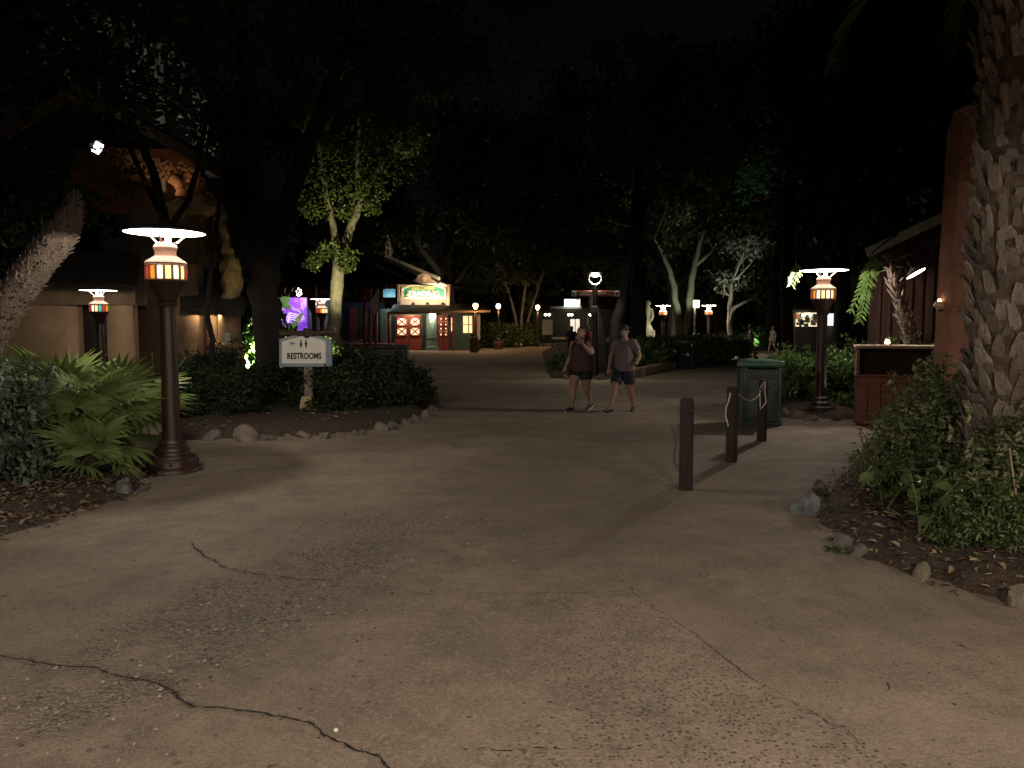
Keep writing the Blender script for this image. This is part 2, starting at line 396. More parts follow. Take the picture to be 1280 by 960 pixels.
class Bed:
    def __init__(s, name, pix, h, cell, mat, seed, world=False, soft=.5):
        s.poly = [tuple(p) for p in pix] if world else [(G(*p).x, G(*p).y) for p in pix]; s.h = h; s.seed = seed; s.soft = soft
        xs = [p[0] for p in s.poly]; ys = [p[1] for p in s.poly]; s.bb = (min(xs), max(xs), min(ys), max(ys))
        X, Y = np.meshgrid(np.arange(min(xs) - .4, max(xs) + .4, cell), np.arange(min(ys) - .4, max(ys) + .4, cell))
        D = inside_dist(s.poly, X, Y); Z = s.zd(X, Y, D); ny, nx = X.shape
        keep = D > -.3; idx = np.arange(nx * ny).reshape(ny, nx)
        k = keep[:-1, :-1] & keep[1:, :-1] & keep[:-1, 1:] & keep[1:, 1:]
        Fq = np.stack([idx[:-1, :-1][k], idx[:-1, 1:][k], idx[1:, 1:][k], idx[1:, :-1][k]], 1)
        me = arr_mesh(name, np.stack([X.ravel(), Y.ravel(), Z.ravel()], 1), Fq)
        me.polygons.foreach_set('use_smooth', [True] * len(me.polygons))
        s.o = tag(link(name, me, mat), kind='structure')
    def zd(s, X, Y, D):
        t = np.clip((D + .12 + .1 * wob(X * 1.7, Y * 1.7, s.seed)) / s.soft, -.2, 1); return s.h * (3 * t * t - 2 * t ** 3) * np.sign(t) - .03 * (t < 0) + .03 * wob(X * 2, Y * 2, s.seed + 1) * np.clip(t, 0, 1) - .012
    def z(s, x, y):
        X = np.array([float(x)]); Y = np.array([float(y)]); return float(s.zd(X, Y, inside_dist(s.poly, X, Y))[0])
    def chips(s, name, label, n, size, mat, seed, edge=None, spill=.0, box=None):
        rg = np.random.default_rng(seed); b = box or s.bb
        X = rg.uniform(b[0] - spill, b[1] + spill, n * 6); Y = rg.uniform(b[2] - spill, b[3] + spill, n * 6); D = inside_dist(s.poly, X, Y)
        k = D > -spill * rg.random(len(X)) ** 2
        if edge: k &= D < edge
        X, Y, D = X[k][:n], Y[k][:n], D[k][:n]; m = len(X)
        Z = np.maximum(s.zd(X, Y, D), 0) + .008 + .012 * rg.random(m)
        nr = np.stack([rg.normal(0, .3, m), rg.normal(0, .3, m), np.ones(m)], 1); dr = rg.normal(size=(m, 3))
        L = size * (.5 + rg.random(m) ** 2 * 1.6); V, Fq = leaf_arrays(np.stack([X, Y, Z], 1), nr, dr, L, L * rg.uniform(.12, .5, m), fold=.3)
        return tag(link(name, arr_mesh(name, V, Fq), mat), label, 'ground litter', kind='stuff')
# ------------------------------------------------------------------ shared materials
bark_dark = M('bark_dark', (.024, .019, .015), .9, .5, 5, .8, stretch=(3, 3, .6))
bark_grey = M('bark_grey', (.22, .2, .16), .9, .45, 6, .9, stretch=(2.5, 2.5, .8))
lamp_paint = M('lamp_paint', (.042, .018, .013), .42, .4, 5, .12, spec=.5)
lamp_clay = M('lamp_clay', (.25, .135, .095), .6, .2, 6, .1)
lamp_cream = M('lamp_cream', (.27, .185, .14), .6, .15, 6, .1)
metal_dark = M('metal_dark', (.03, .03, .032), .5, .3, 8, .1)
mulch = M('mulch', (.062, .043, .032), .95, .6, 14, 1.)
rock_m = M('rock_grey', (.12, .115, .1), .9, .45, 4, .7)
rock_t = M('rock_tan', (.17, .14, .11), .9, .4, 4, .7)
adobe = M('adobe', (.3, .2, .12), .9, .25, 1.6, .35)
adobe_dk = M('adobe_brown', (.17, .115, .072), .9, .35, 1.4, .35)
wood_dk = M('wood_dark', (.06, .035, .022), .7, .4, 5, .4, stretch=(1, 1, 6))
wood_md = M('wood_mid', (.2, .115, .06), .7, .4, 5, .4, stretch=(6, 1, 1))
roof_m = M('roof_thatch', (.05, .04, .03), .95, .5, 3, .8)
black = M('black_paint', (.012, .012, .012), .5, .3, 6, .1)
white_p = M('white_paint', (.75, .73, .68), .6, .08, 6, .05)
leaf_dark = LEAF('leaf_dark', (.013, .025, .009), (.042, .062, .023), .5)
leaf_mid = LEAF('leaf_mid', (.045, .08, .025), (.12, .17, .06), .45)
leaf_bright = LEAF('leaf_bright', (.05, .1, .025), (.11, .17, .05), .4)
leaf_grey = LEAF('leaf_grey', (.08, .11, .08), (.2, .24, .17), .5)
leaf_oak = LEAF('leaf_oak', (.05, .085, .018), (.13, .17, .05), .55)
leaf_palm = LEAF('leaf_palm', (.14, .21, .06), (.27, .34, .12), .4, .25)
litter = LEAF('litter', (.07, .04, .025), (.42, .31, .2), .8, .05)

# ------------------------------------------------------------------ the ground
gm = ground_material('pavement', False)
X, Y = np.meshgrid(np.array([-160, -60, -20, -8, -3, 0, 3, 8, 20, 60, 160.]), np.array([-60, -20, -6, -1, 3, 6, 10, 16, 25, 45, 80, 220.]))
idx = np.arange(X.size).reshape(X.shape)
Fq = np.stack([idx[:-1, :-1].ravel(), idx[:-1, 1:].ravel(), idx[1:, 1:].ravel(), idx[1:, :-1].ravel()], 1)
ground = tag(link('ground', arr_mesh('ground', np.stack([X.ravel(), Y.ravel(), 0 * X.ravel()], 1), Fq), gm), kind='structure')
slab_px = [(455, 743), (560, 742), (680, 743), (790, 743), (835, 771), (872, 797), (930, 840), (1000, 885), (1060, 915), (1085, 932), (1170, 985), (1400, 1150), (250, 1150), (380, 900)]
sv = [(*G(*p).xy, .004) for p in slab_px]
sl = bpy.data.meshes.new('pavement_slab'); sl.from_pydata(sv, [], [tuple(range(len(sv)))][:1]); sl.update()
bm = bmesh.new(); bm.from_mesh(sl); bmesh.ops.triangulate(bm, faces=bm.faces); bmesh.ops.recalc_face_normals(bm, faces=bm.faces); bm.to_mesh(sl); bm.free()
tag(link('pavement_slab', sl, ground_material('aggregate_slab', True)), kind='structure')

def crack(px, wd, seed, gap=.0):
    rg = random.Random(seed); pts = [G(*p) for p in px]; q = []
    for i in range(len(pts) - 1):
        L = (pts[i + 1] - pts[i]).length; k = max(2, int(L / .025))
        for j in range(k): q.append(pts[i].lerp(pts[i + 1], j / k))
    off = 0; vs = []; fs = []
    for i, p in enumerate(q):
        off = off * .86 + rg.gauss(0, .0055); t = (q[min(i + 1, len(q) - 1)] - q[max(i - 1, 0)]).normalized(); n = Vector((-t.y, t.x, 0))
        w_ = wd * rg.uniform(.25, 1.3) * min(1, i / 4 + .1, (len(q) - i) / 4 + .1)
        c = p + n * off; vs += [(c.x + n.x * w_, c.y + n.y * w_, .0075), (c.x - n.x * w_, c.y - n.y * w_, .0075)]
        if i and rg.random() > gap: fs.append((2 * i - 2, 2 * i - 1, 2 * i + 1, 2 * i))
    me = bpy.data.meshes.new('pavement_crack'); me.from_pydata(vs, [], fs); me.update()
    if wd > .005:      # crumbled lip beside the crack
        cv = []; cf = []
        for i, p in enumerate(q):
            for _ in range(2):
                if rg.random() < .6:
                    t = rg.uniform(-1, 1) * wd * 3.2; r_ = rg.uniform(.002, .007); k = len(cv); b_ = Vector(vs[2 * i]).lerp(Vector(vs[2 * i + 1]), .5) + Vector((rg.uniform(-.02, .02), t, 0)); a0 = rg.uniform(0, 6)
                    cv += [(b_.x + r_ * rg.uniform(.5, 1.3) * math.cos(a0 + m * 1.257), b_.y + r_ * rg.uniform(.5, 1.3) * math.sin(a0 + m * 1.257), .0068) for m in range(5)]; cf.append(tuple(range(k, k + 5)))
        me2 = bpy.data.meshes.new('crack_chips'); me2.from_pydata(cv, [], cf); me2.update(); o2 = link('crack_chips', me2, M('chip_soil', (.04, .032, .026), .95, .4, 20, .3)); o2.parent = ground; tag(o2, kind='stuff')
    o = link('pavement_crack', me, M('crack_soil', (.018, .014, .011), .95, .4, 20, .3)); o.parent = ground
crack([(-40, 818), (0, 822), (60, 832), (120, 837), (200, 858), (245, 885), (320, 893), (390, 908), (430, 935), (480, 958), (560, 1000)], .0064, 1, .0)
crack([(238, 678), (250, 693), (285, 712), (330, 719), (420, 730)], .006, 2, .1)
crack([(510, 740), (530, 744), (552, 745)], .005, 3)
crack([(575, 743), (680, 743), (790, 742)], .0034, 4, .3)
crack([(770, 718), (790, 743), (835, 771), (872, 797), (930, 840), (1000, 885), (1060, 915), (1085, 932)], .0028, 5, .3)
crack([(572, 934), (640, 937), (700, 935), (780, 938), (830, 934)], .004, 6, .45)
crack([(1103, 842), (1108, 858), (1106, 872)], .005, 7, .2)
crack([(836, 528), (845, 545), (842, 570), (848, 588)], .006, 8, .2)
crack([(1190, 800), (1212, 812), (1222, 818)], .006, 9, .2)
crack([(700, 690), (745, 715), (772, 720)], .0025, 10, .4)

# ------------------------------------------------------------------ planting beds
bed_palm = Bed('planting_bed', [(-420, 760), (-60, 690), (0, 668), (60, 652), (120, 634), (172, 612), (186, 592), (172, 570), (168, 545), (176, 520), (150, 502), (-200, 498), (-600, 560)], .1, .09, mulch, 1)
bed_sign = Bed('planting_bed', [(224, 549), (285, 548), (340, 546), (400, 543), (450, 539), (490, 531), (524, 518), (546, 502), (541, 486), (520, 474), (470, 466), (330, 462), (150, 470), (185, 500), (210, 530)], .16, .16, mulch, 2)
bed_right = Bed('planting_bed', [(1330, 765), (1270, 748), (1205, 736), (1150, 716), (1095, 698), (1046, 670), (1030, 640), (1040, 610), (1062, 588), (1095, 566), (1120, 548), (1180, 535), (1500, 535), (1800, 700), (1700, 820)], .14, .08, mulch, 3)
bed_lamp = Bed('planting_bed', [(978, 512), (1000, 520), (1030, 523), (1062, 524), (1072, 505), (1200, 500), (1200, 450), (1100, 437), (985, 440), (968, 470)], .14, .18, mulch, 4)
bed_hedge = Bed('planting_bed', [(688, 472), (720, 474), (760, 474), (800, 470), (846, 460), (868, 446), (918, 439), (926, 432), (880, 427), (800, 426), (700, 428), (678, 440)], .1, .4, mulch, 5)
bed_store = Bed('planting_bed', [(603, 429), (625, 428.5), (660, 427), (690, 424), (700, 421), (640, 419), (604, 422)], .25, .7, mulch, 6)

bed_palm.chips('mulch_litter', 'wood chips and dry leaves on the left palm bed', 4200, .055, litter, 1, spill=.2, box=(-6.2, -3., 5.6, 9.2))
bed_right.chips('mulch_litter', 'dry leaves and chips scattered over the right bed', 4200, .045, litter, 2, edge=1.8, spill=.22, box=(2., 5.5, 4., 9))
bed_sign.chips('mulch_litter', 'dim leaf litter around the restrooms sign bed', 1500, .06, litter, 3, edge=1.6, spill=.1)
rgn = np.random.default_rng(11)
m_ = 900; X = rgn.uniform(-6, 6, m_); Y = 1.9 + 15 * rgn.random(m_) ** 1.6
V, Fq = leaf_arrays(np.stack([X, Y, np.full(m_, .009)], 1), np.stack([rgn.normal(0, .15, m_), rgn.normal(0, .15, m_), np.ones(m_)], 1), rgn.normal(size=(m_, 3)), (.008 + .034 * rgn.random(m_) ** 3), .01, fold=.2)
tag(link('leaf_litter', arr_mesh('leaf_litter', V, Fq), LEAF('speck', (.1, .07, .05), (.55, .48, .36), .8, 0)), 'tiny dry leaves and specks scattered over the pavement', 'ground litter', kind='stuff')
# loose gravel of the worn strip
m_ = 3600; t = rgn.random(m_) * 1.15 - .1; ac = rgn.normal(0, .42, m_); X = -2.15 + 1.35 * t + ac * .92; Y = 3.0 + 3.7 * t - ac * .35
V = []; Fq = []
base = np.array([(1, 0, 0), (.3, .9, 0), (-.8, .5, 0), (-.7, -.7, 0), (.4, -.95, 0), (0, 0, .75)]); fb = [(0, 1, 5), (1, 2, 5), (2, 3, 5), (3, 4, 5), (4, 0, 5)]
for i in range(m_):
    s = .003 + .012 * rgn.random() ** 4; a = rgn.random() * 6.3; c, q = math.cos(a), math.sin(a)
    bb = base * s * (.7 + .6 * rgn.random((6, 1))); V.append(np.stack([X[i] + bb[:, 0] * c - bb[:, 1] * q, Y[i] + bb[:, 0] * q + bb[:, 1] * c, bb[:, 2] + .004], 1)); Fq += [(k[0] + 6 * i, k[1] + 6 * i, k[2] + 6 * i) for k in fb]
tag(link('gravel', arr_mesh('gravel', np.concatenate(V), Fq), LEAF('gravel', (.06, .05, .045), (.4, .35, .3), .9, 0)), 'loose gravel in the worn strip of pavement', 'gravel', kind='stuff')

g = G(420, 916); pe = MB().ell((g.x, g.y, .012), (.011, .009, .008), 9, 6).build('pebble', white_p, smooth=True); tag(pe, 'single white pebble lying by the long crack', 'pebble')
# ------------------------------------------------------------------ rocks
def rock_mesh(seed, flat=.7):
    rg = random.Random(seed); bm = bmesh.new(); bmesh.ops.create_icosphere(bm, subdivisions=3, radius=.5)
    pl = [(Vector((rg.gauss(0, 1), rg.gauss(0, 1), rg.gauss(0, .6))).normalized(), rg.uniform(.2, .42)) for _ in range(12)]
    for v in bm.verts:
        p = v.co.copy()
        for n_, d_ in pl:
            e = p.dot(n_) - d_
            if e > 0: p -= n_ * e * .96
        f = 1 + .05 * math.sin(p.x * 17 + seed) * math.cos(p.y * 15 + p.z * 13)
        v.co = Vector((p.x * f, p.y * f, p.z * f * flat))
    me = bpy.data.meshes.new('rock'); bm.to_mesh(me); bm.free()
    me.polygons.foreach_set('use_smooth', [True] * len(me.polygons))
    try: me.set_sharp_from_angle(angle=R(35))
    except Exception: pass
    return me
RK = [rock_mesh(i + 3, .62 + .08 * (i % 3)) for i in range(6)]
rk_n = [0]
def rock(px, py, w_px, h_px, label, group=None, mat=rock_m, name='edging_rock', rz=None, yd=.8):
    g = G(px, py); d = g.y; s = d / F; me = RK[rk_n[0] % 6]; rk_n[0] += 1
    o = bpy.data.objects.new(name, me); C.objects.link(o)
    if not me.materials: me.materials.append(mat)
    o.material_slots[0].link = 'OBJECT'; o.material_slots[0].material = mat
    zz = h_px * s; o.scale = (w_px * s / .86, w_px * s * yd / .86, zz / .5); o.location = (g.x, g.y + w_px * s * .3, zz * .12)
    o.rotation_euler = (random.uniform(-.15, .15), random.uniform(-.15, .15), rz if rz is not None else random.uniform(0, 6)); return tag(o, label, 'rock', group)
rock(1013, 645, 42, 40, 'rounded grey boulder with a pale face at the right bed corner', mat=M('rock_slate', (.15, .16, .165), .8, .7, 2.2, .5), rz=.6)
rock(1031, 620, 26, 26, 'dark rock tucked behind the rounded boulder at the right bed', mat=rock_m)
rock(1056, 684, 34, 26, 'flat-topped stone with a small weed beside it, right bed edge', mat=rock_m)
rock(1078, 697, 36, 20, 'low sloping grey stone on the right bed edge', mat=rock_m)
rock(1156, 724, 28, 26, 'small upright pale stone on the right bed edge', mat=rock_t)
rock(1280, 762, 34, 40, 'pale stone cut by the right edge of the picture', mat=rock_t)
rock(150, 618, 30, 28, 'pointed grey rock in front of the fan palm bed', mat=M('rock_slate', (.2, .21, .21), .8, .5, 2.2, .5), yd=.9)
rock(174, 614, 28, 10, 'flat pale stone lying beside the pointed grey rock', mat=rock_m)
ORD = 'first second third fourth fifth sixth seventh eighth ninth tenth eleventh twelfth thirteenth fourteenth fifteenth sixteenth last'.split()
gsb = 'rocks edging the restrooms sign bed'
for i, (x, y, w_, h_, m_k) in enumerate([(205, 549, 18, 16, 0), (262, 551, 34, 18, 0), (302, 553, 46, 26, 1), (334, 551, 22, 12, 0), (358, 549, 16, 9, 1), (380, 548, 24, 13, 1), (404, 549, 20, 14, 0), (424, 548, 24, 10, 1), (442, 545, 12, 10, 0), (452, 544, 13, 12, 0), (474, 539, 24, 15, 1), (488, 537, 22, 15, 0), (506, 531, 18, 12, 1), (519, 527, 18, 12, 0), (531, 522, 17, 13, 1), (541, 514, 14, 10, 0), (549, 506, 12, 9, 0)]):
    lab = 'broad flat tan boulder left of the restrooms sign base' if i == 2 else 'grey wedge boulder between lamp post and restrooms sign' if i == 1 else '%s small rock counted from the left in the row edging the sign bed' % ORD[i]
    rock(x, y, w_, h_, lab, None if i in (1, 2) else gsb, (rock_m, rock_t)[m_k])
for x, y, w_, h_, lab in [(986, 522, 18, 16, 'pale rounded rock between green bin and red lamp post'), (998, 524, 26, 18, 'large tan rock left of the right lamp post base'), (1016, 527, 30, 9, 'low flat rock in front of the right lamp post'), (1046, 526, 18, 13, 'brown rock just right of the lamp post base'), (1061, 524, 14, 11, 'small rock between lamp post base and wooden counter')]:
    rock(x, y, w_, h_, lab, 'rocks around the right lamp post', rock_t)
for i, (x, y, w_) in enumerate([(694, 472, 14), (708, 474, 12), (722, 475, 16), (738, 475, 14), (753, 475, 16)]):
    rock(x, y, w_, 8, '%s rock from the left at the foot of the central lamp pole' % ORD[i], 'rocks round the central lamp pole', rock_m)

# kerb stones of the hedge beds, each its own stone
stone_kerb = M('kerb_stone', (.25, .18, .12), .9, .45, 3, .5)
def kerb(pxs, label, step=.55, h=.3, seed=1):
    rg = random.Random(seed); a0 = G(*pxs[0]); o = empty('stone_kerb', (a0.x, a0.y, 0), 0, label, 'kerb')
    me = [MB().box((0, 0, h / 2), (1, .3, h * k), bev=.03).mesh('kerb_stone') for k in (.9, 1., 1.08)]
    for i in range(len(pxs) - 1):
        a, b = G(*pxs[i]), G(*pxs[i + 1]); L = (b - a).length; n = max(1, round(L / step)); ang = math.atan2(b.y - a.y, b.x - a.x)
        for k in range(n):
            p = a.lerp(b, (k + .5) / n) - a0; s = link('stone', me[rg.randrange(3)], stone_kerb, o, (p.x, p.y, rg.uniform(-.02, .01)), (rg.uniform(-.03, .03), 0, ang + rg.uniform(-.05, .05))); s.scale = (L / n * rg.uniform(.9, .97), rg.uniform(.85, 1.1), 1)
kerb([(768, 474), (800, 470), (846, 459)], 'low rounded stone kerb behind the man, left of the far bin', seed=3)
kerb([(868, 446), (892, 443), (922, 439)], 'low stone kerb of the far hedge, right of the small bin', seed=4)

# ------------------------------------------------------------------ lamp posts with a reflector disc and coloured panes
disc_e = E("lamp_reflector_glow", (1., .87, .73), 8.5)  # reflector emits by itself, in place of bulb light bounced off it
PANES = [E('pane_white', (1, .8, .5), 1.5, (.3, .25, .2)), E('pane_orange', (1, .3, .02), .8, (.2, .08, .02)), E('pane_cream', (1, .62, .22), 1.3, (.3, .2, .1)), E('pane_red', (1, .04, .03), .45, (.2, .03, .02)), E('pane_teal', (.05, .8, .6), .5, (.03, .2, .15)), E('pane_green', (.15, .6, .1), .45, (.05, .2, .03))]
def make_lamp(order, label, loc, group='red lamp posts with lit reflector discs', on=True):
    o = empty('lamp_post', loc, 0, label, 'lamp post', group)
    MB().lathe([(.34, 0), (.34, .04), (.325, .06), (.285, .065), (.275, .16), (.255, .185), (.2, .2), (.195, .235), (.215, .25), (.165, .28), (.15, .31), (.155, .34), (.122, .37)], 28).build('base', lamp_paint, o, smooth=True)
    stud = MB().lathe([(.0, 0), (.024, .0), (.02, .016), (.0, .02)], 8, axis=(1, 0, 0), closed=False).mesh('stud')
    for k in range(14):
        a = 2 * math.pi * k / 14; link('stud', stud, metal_dark, o, (.279 * math.cos(a), .279 * math.sin(a), .112), (0, 0, a))
    MB().lathe([(.11, .36), (.1, .6), (.094, 1.2), (.09, 1.93)], 24).build('post', lamp_paint, o, smooth=True)
    MB().lathe([(.102, 1.92), (.125, 1.95), (.13, 1.98), (.115, 2.0), (.15, 2.06), (.18, 2.12), (.236, 2.2), (.25, 2.222), (.25, 2.232)], 28).build('capital', lamp_paint, o, smooth=True)
    # urn: ribs between panes, shoulder and neck
    u = MB().lathe([(.25, 2.225), (.257, 2.24), (.2, 2.25), (.2, 2.39), (.262, 2.402), (.256, 2.42)], 32, closed=False)
    for k in range(16):
        a = 2 * math.pi * (k + .5) / 16; u.box((.246 * math.cos(a), .246 * math.sin(a), 2.32), (.03, .03, .17), Quaternion((0, 0, 1), a))
    u.build('urn', lamp_clay, o, smooth=True)
    MB().lathe([(.258, 2.415), (.262, 2.43), (.24, 2.455), (.19, 2.48), (.15, 2.505), (.14, 2.51)], 32, closed=False).build('shoulder', lamp_cream, o, smooth=True)
    nk = MB().lathe([(.138, 2.5), (.132, 2.52), (.132, 2.57), (.142, 2.585), (.148, 2.6)], 28, closed=False).build('neck', lamp_clay, o, smooth=True)
    MB().lathe([(.145, 2.595), (.15, 2.61), (.135, 2.64), (.095, 2.662), (.085, 2.668), (0.001, 2.668)], 28, closed=False).build('collar', lamp_cream, nk, smooth=True)
    pm = MB(); n = 3
    for j, (z, r) in enumerate([(2.245, .246), (2.28, .252), (2.34, .252), (2.395, .246)]):
        for i in range(3):
            a = (i - 1) * .155; pm.v.append((r * math.cos(a), r * math.sin(a), z))
    for j in range(3):
        for i in range(2): pm.f.append((j * 3 + i, j * 3 + i + 1, j * 3 + i + 4, j * 3 + i + 3))
    me = pm.mesh('pane')
    for k in range(16):
        p = link('pane', me, PANES[0], o, None, (0, 0, 2 * math.pi * k / 16)); p.material_slots[0].link = 'OBJECT'; p.material_slots[0].material = PANES[order[k % len(order)]]
    # struts, bulb tube and disc
    for k in range(3):
        a = R(30) + 2 * math.pi * k / 3; MB().tube([(.12 * math.cos(a), .12 * math.sin(a), 2.66), (.25 * math.cos(a), .25 * math.sin(a), 2.775)], .011, 6).build('strut', lamp_cream, o)
    MB().lathe([(.032, 2.66), (.032, 2.735), (.01, 2.742)], 12, c=(.03, 0, 0)).build('bulb', E('bulb_lit', (1, .9, .75), 14), o, smooth=True)
    lamp_light('bulb_light', o, (.03, 0, 2.762), 260, (1, .87, .73), .03)
    dk = MB().lathe([(.5, 2.775), (.515, 2.782), (.505, 2.8), (.3, 2.85), (.08, 2.885), (.0, 2.89)], 36, closed=False).build('disc', metal_dark, o, smooth=True)
    MB().lathe([(.0, 2.787), (.3, 2.784), (.498, 2.778)], 36, closed=False).build('reflector', disc_e, dk)
    for ch in o.children:
        if ch.name.split('.')[0] in ('urn', 'shoulder', 'neck', 'pane', 'disc', 'capital'): ch.scale = (.88, .88, 1)
    return o
gl = G(216, 588)
L1 = make_lamp([3, 1, 3, 0, 2, 4, 3, 1, 5, 3, 3, 1, 0, 2, 0, 2], 'tall red-brown lamp post with glowing disc beside the fan palms', (gl.x, gl.y, .0)); L1.rotation_euler.z = .12
def lamp_at(src, px, base_py, disc_py, d, label, rz=0., z0=0.):
    o = copy_tree(src); p = P(px, disc_py, d)
    if d > 16:
        for ch in o.children:
            if ch.type == 'LIGHT': ch.data = ch.data.copy(); ch.data.energy = 60
    o.location = (p.x, d, z0); s = (p.z - z0) / 2.78; o.scale = (s, s, s); o['label'] = label; o.rotation_euler.z = rz; return o
lamp_at(L1, 123, 0, 363, 17.0, 'smaller-looking lamp post behind the fan palms by the tan wall', 3.34, .1)
gr = G(1027, 519)
lamp_at(L1, 1030, 0, 338, gr.y, 'red lamp post among rocks between green bin and wooden counter', -.78)
FAR = [lamp_at(L1, 829, 0, 382, 42, 'far lamp post left of the twin-trunk lit tree', .4, .25)]
FAR += [lamp_at(L1, 886, 0, 382, 46, 'far lamp post right of the twin-trunk lit tree', .9, .25)]
lamp_at(L1, 402, 0, 374, 30, 'lamp post half hidden behind the pale lit tree trunk', .5, 0)
# unseen lamps inferred behind the viewpoint, reflectors made stronger to light the foreground
disc_b = E('lamp_reflector_strong', (1., .83, .65), 105.)
for x, y, sc_, lab in [(2.2, -1.3, 1.05, 'lamp post standing behind the viewpoint on the right'), (-2.8, -2.2, 1.08, 'lamp post standing behind the viewpoint on the left'), (6.6, -1.2, 1.08, 'lamp post behind the viewpoint beside the right bed')]:
    o = copy_tree(L1); o.location = (x, y, 0); o.scale = (sc_,) * 3; o['label'] = lab
    for ch in o.children:
        for r_ in ch.children:
            if r_.name.startswith('reflector'): r_.material_slots[0].link = 'OBJECT'; r_.material_slots[0].material = disc_b
disc_f = E('lamp_reflector_far', (1., .88, .74), 60.)
for o in FAR:
    for ch in o.children:
        for r_ in ch.children:
            if r_.name.startswith('reflector'): r_.material_slots[0].link = 'OBJECT'; r_.material_slots[0].material = disc_f
# ------------------------------------------------------------------ buildings
class Thing:
    """parts given in world coordinates, parented to an Empty at the thing's base"""
    def __init__(s, name, label, cat, loc, group=None): s.o = empty(name, loc, 0, label, cat, group); s.l = Vector(loc)
    def part(s, name, mb, mat, smooth=False, parent=None):
        o = mb.build(name, mat, s.o if parent is None else parent, smooth=smooth)
        if parent is None: o.location = -s.l
        return o
    def mesh(s, name, me, mat, loc, rot=None):
        return link(name, me, mat, s.o, Vector(loc) - s.l, rot)
    def light(s, name, loc, *a, **k): return lamp_light(name, s.o, Vector(loc) - s.l, *a, **k)
def text_mesh(t, size, ext=.004, xs=1., off=0., align='CENTER'):
    cu = bpy.data.curves.new('t', 'FONT'); cu.body = t; cu.size = size; cu.extrude = ext; cu.align_x = align; cu.align_y = 'CENTER'; cu.offset = off; cu.resolution_u = 3
    o = bpy.data.objects.new('t', cu); C.objects.link(o); dg = bpy.context.evaluated_depsgraph_get()
    me = bpy.data.meshes.new_from_object(o.evaluated_get(dg)); bpy.data.objects.remove(o); bpy.data.curves.remove(cu)
    me.transform(Matrix.Rotation(R(90), 4, 'X') @ Matrix.Diagonal((xs, 1, 1, 1))); me.materials.clear(); return me
def quad3(a, b, c, d, th):
    """thick slab from four corners, thickness downwards"""
    t = Vector((0, 0, -th)); v = [Vector(x) for x in (a, b, c, d)]; m = MB()
    return m.add(v + [x + t for x in v], [(0, 1, 2, 3), (7, 6, 5, 4), (0, 4, 5, 1), (1, 5, 6, 2), (2, 6, 7, 3), (3, 7, 4, 0)])

# ---- left: tan adobe lodge, two storeys, carved fringe under the roof
lo = Thing('adobe_lodge', 'tan adobe lodge with doorways and carved roof fringe behind left trees', 'building', (-9.5, 21, 0))
def rough_wall(pxr, d, th, mat, name='wall', seed=1):
    a = P(pxr[0], pxr[3], d); b = P(pxr[2], pxr[1], d); z0 = 0 if pxr[3] > 470 else a.z
    nx = max(3, int((b.x - a.x) / .16)); nz = max(3, int((b.z - z0) / .16)); m = MB(); rg = random.Random(seed)
    for j in range(nz + 1):
        for i in range(nx + 1):
            x = a.x + (b.x - a.x) * i / nx; z = z0 + (b.z - z0) * j / nz
            m.v.append((x + .03 * math.sin(z * 2.3 + seed), d + .05 * math.sin(x * 2.1 + z * 1.7 + seed) + rg.uniform(-.015, .015) + .12 * (1 - min(1, i / 1., (nx - i) / 1.)), z))
    for j in range(nz):
        for i in range(nx): k = j * (nx + 1) + i; m.f.append((k, k + 1, k + nx + 2, k + nx + 1))
    lo.part(name, m, mat, smooth=True)
    lo.part(name, MB().box(((a.x + b.x) / 2, d + th / 2 + .13, (z0 + b.z) / 2), (b.x - a.x, th, b.z - z0)), mat)
rough_wall((-60, 372, 93, 500), 19., .2, adobe, seed=1)
rough_wall((134, 366, 163, 500), 19., .2, adobe, seed=2)
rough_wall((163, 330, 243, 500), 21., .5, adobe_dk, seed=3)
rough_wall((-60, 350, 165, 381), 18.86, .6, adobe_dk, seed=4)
lo.part('door', facing_box(80, 376, 150, 495, 19.55, .08), M('door_dark', (.03, .018, .015), .7, .25, 5, .2))
lo.part('door_rail', facing_box(97, 442, 140, 445, 19.5, .06), wood_md)
lo.part('door', facing_box(244, 388, 264, 484, 21.7, .08), M('door_plum', (.2, .12, .1), .7, .25, 5, .2))
lo.part('door_frame', facing_box(242, 386, 246, 484, 21.4, .2), wood_md)
lo.part('door_rail', facing_box(246, 432, 263, 434, 21.62, .06), wood_dk)
lo.part('door_rail', facing_box(246, 401, 263, 402.5, 21.62, .06), wood_dk)
c0 = P(284, 430, 21.); lo.part('column', MB().lathe([(.46, 0), (.42, .5), (.36, 1.1), (.3, 1.5), (.29, 2.4)], 14, c=(c0.x, 21.2, 0)), adobe, smooth=True)
lo.part('column_ledge', MB().lathe([(.36, 1.08), (.43, 1.12), (.43, 1.2), (.34, 1.26)], 14, c=(c0.x, 21.2, 0)), adobe, smooth=True)
lo.part('column', facing_box(262, 386, 272, 484, 21.3, .25, bev=.04), adobe)
lo.part('plaque', facing_box(281, 417, 288, 429, 20.8, .04, bev=.01), M('plaque', (.3, .4, .33), .6, .1, 8, .05))
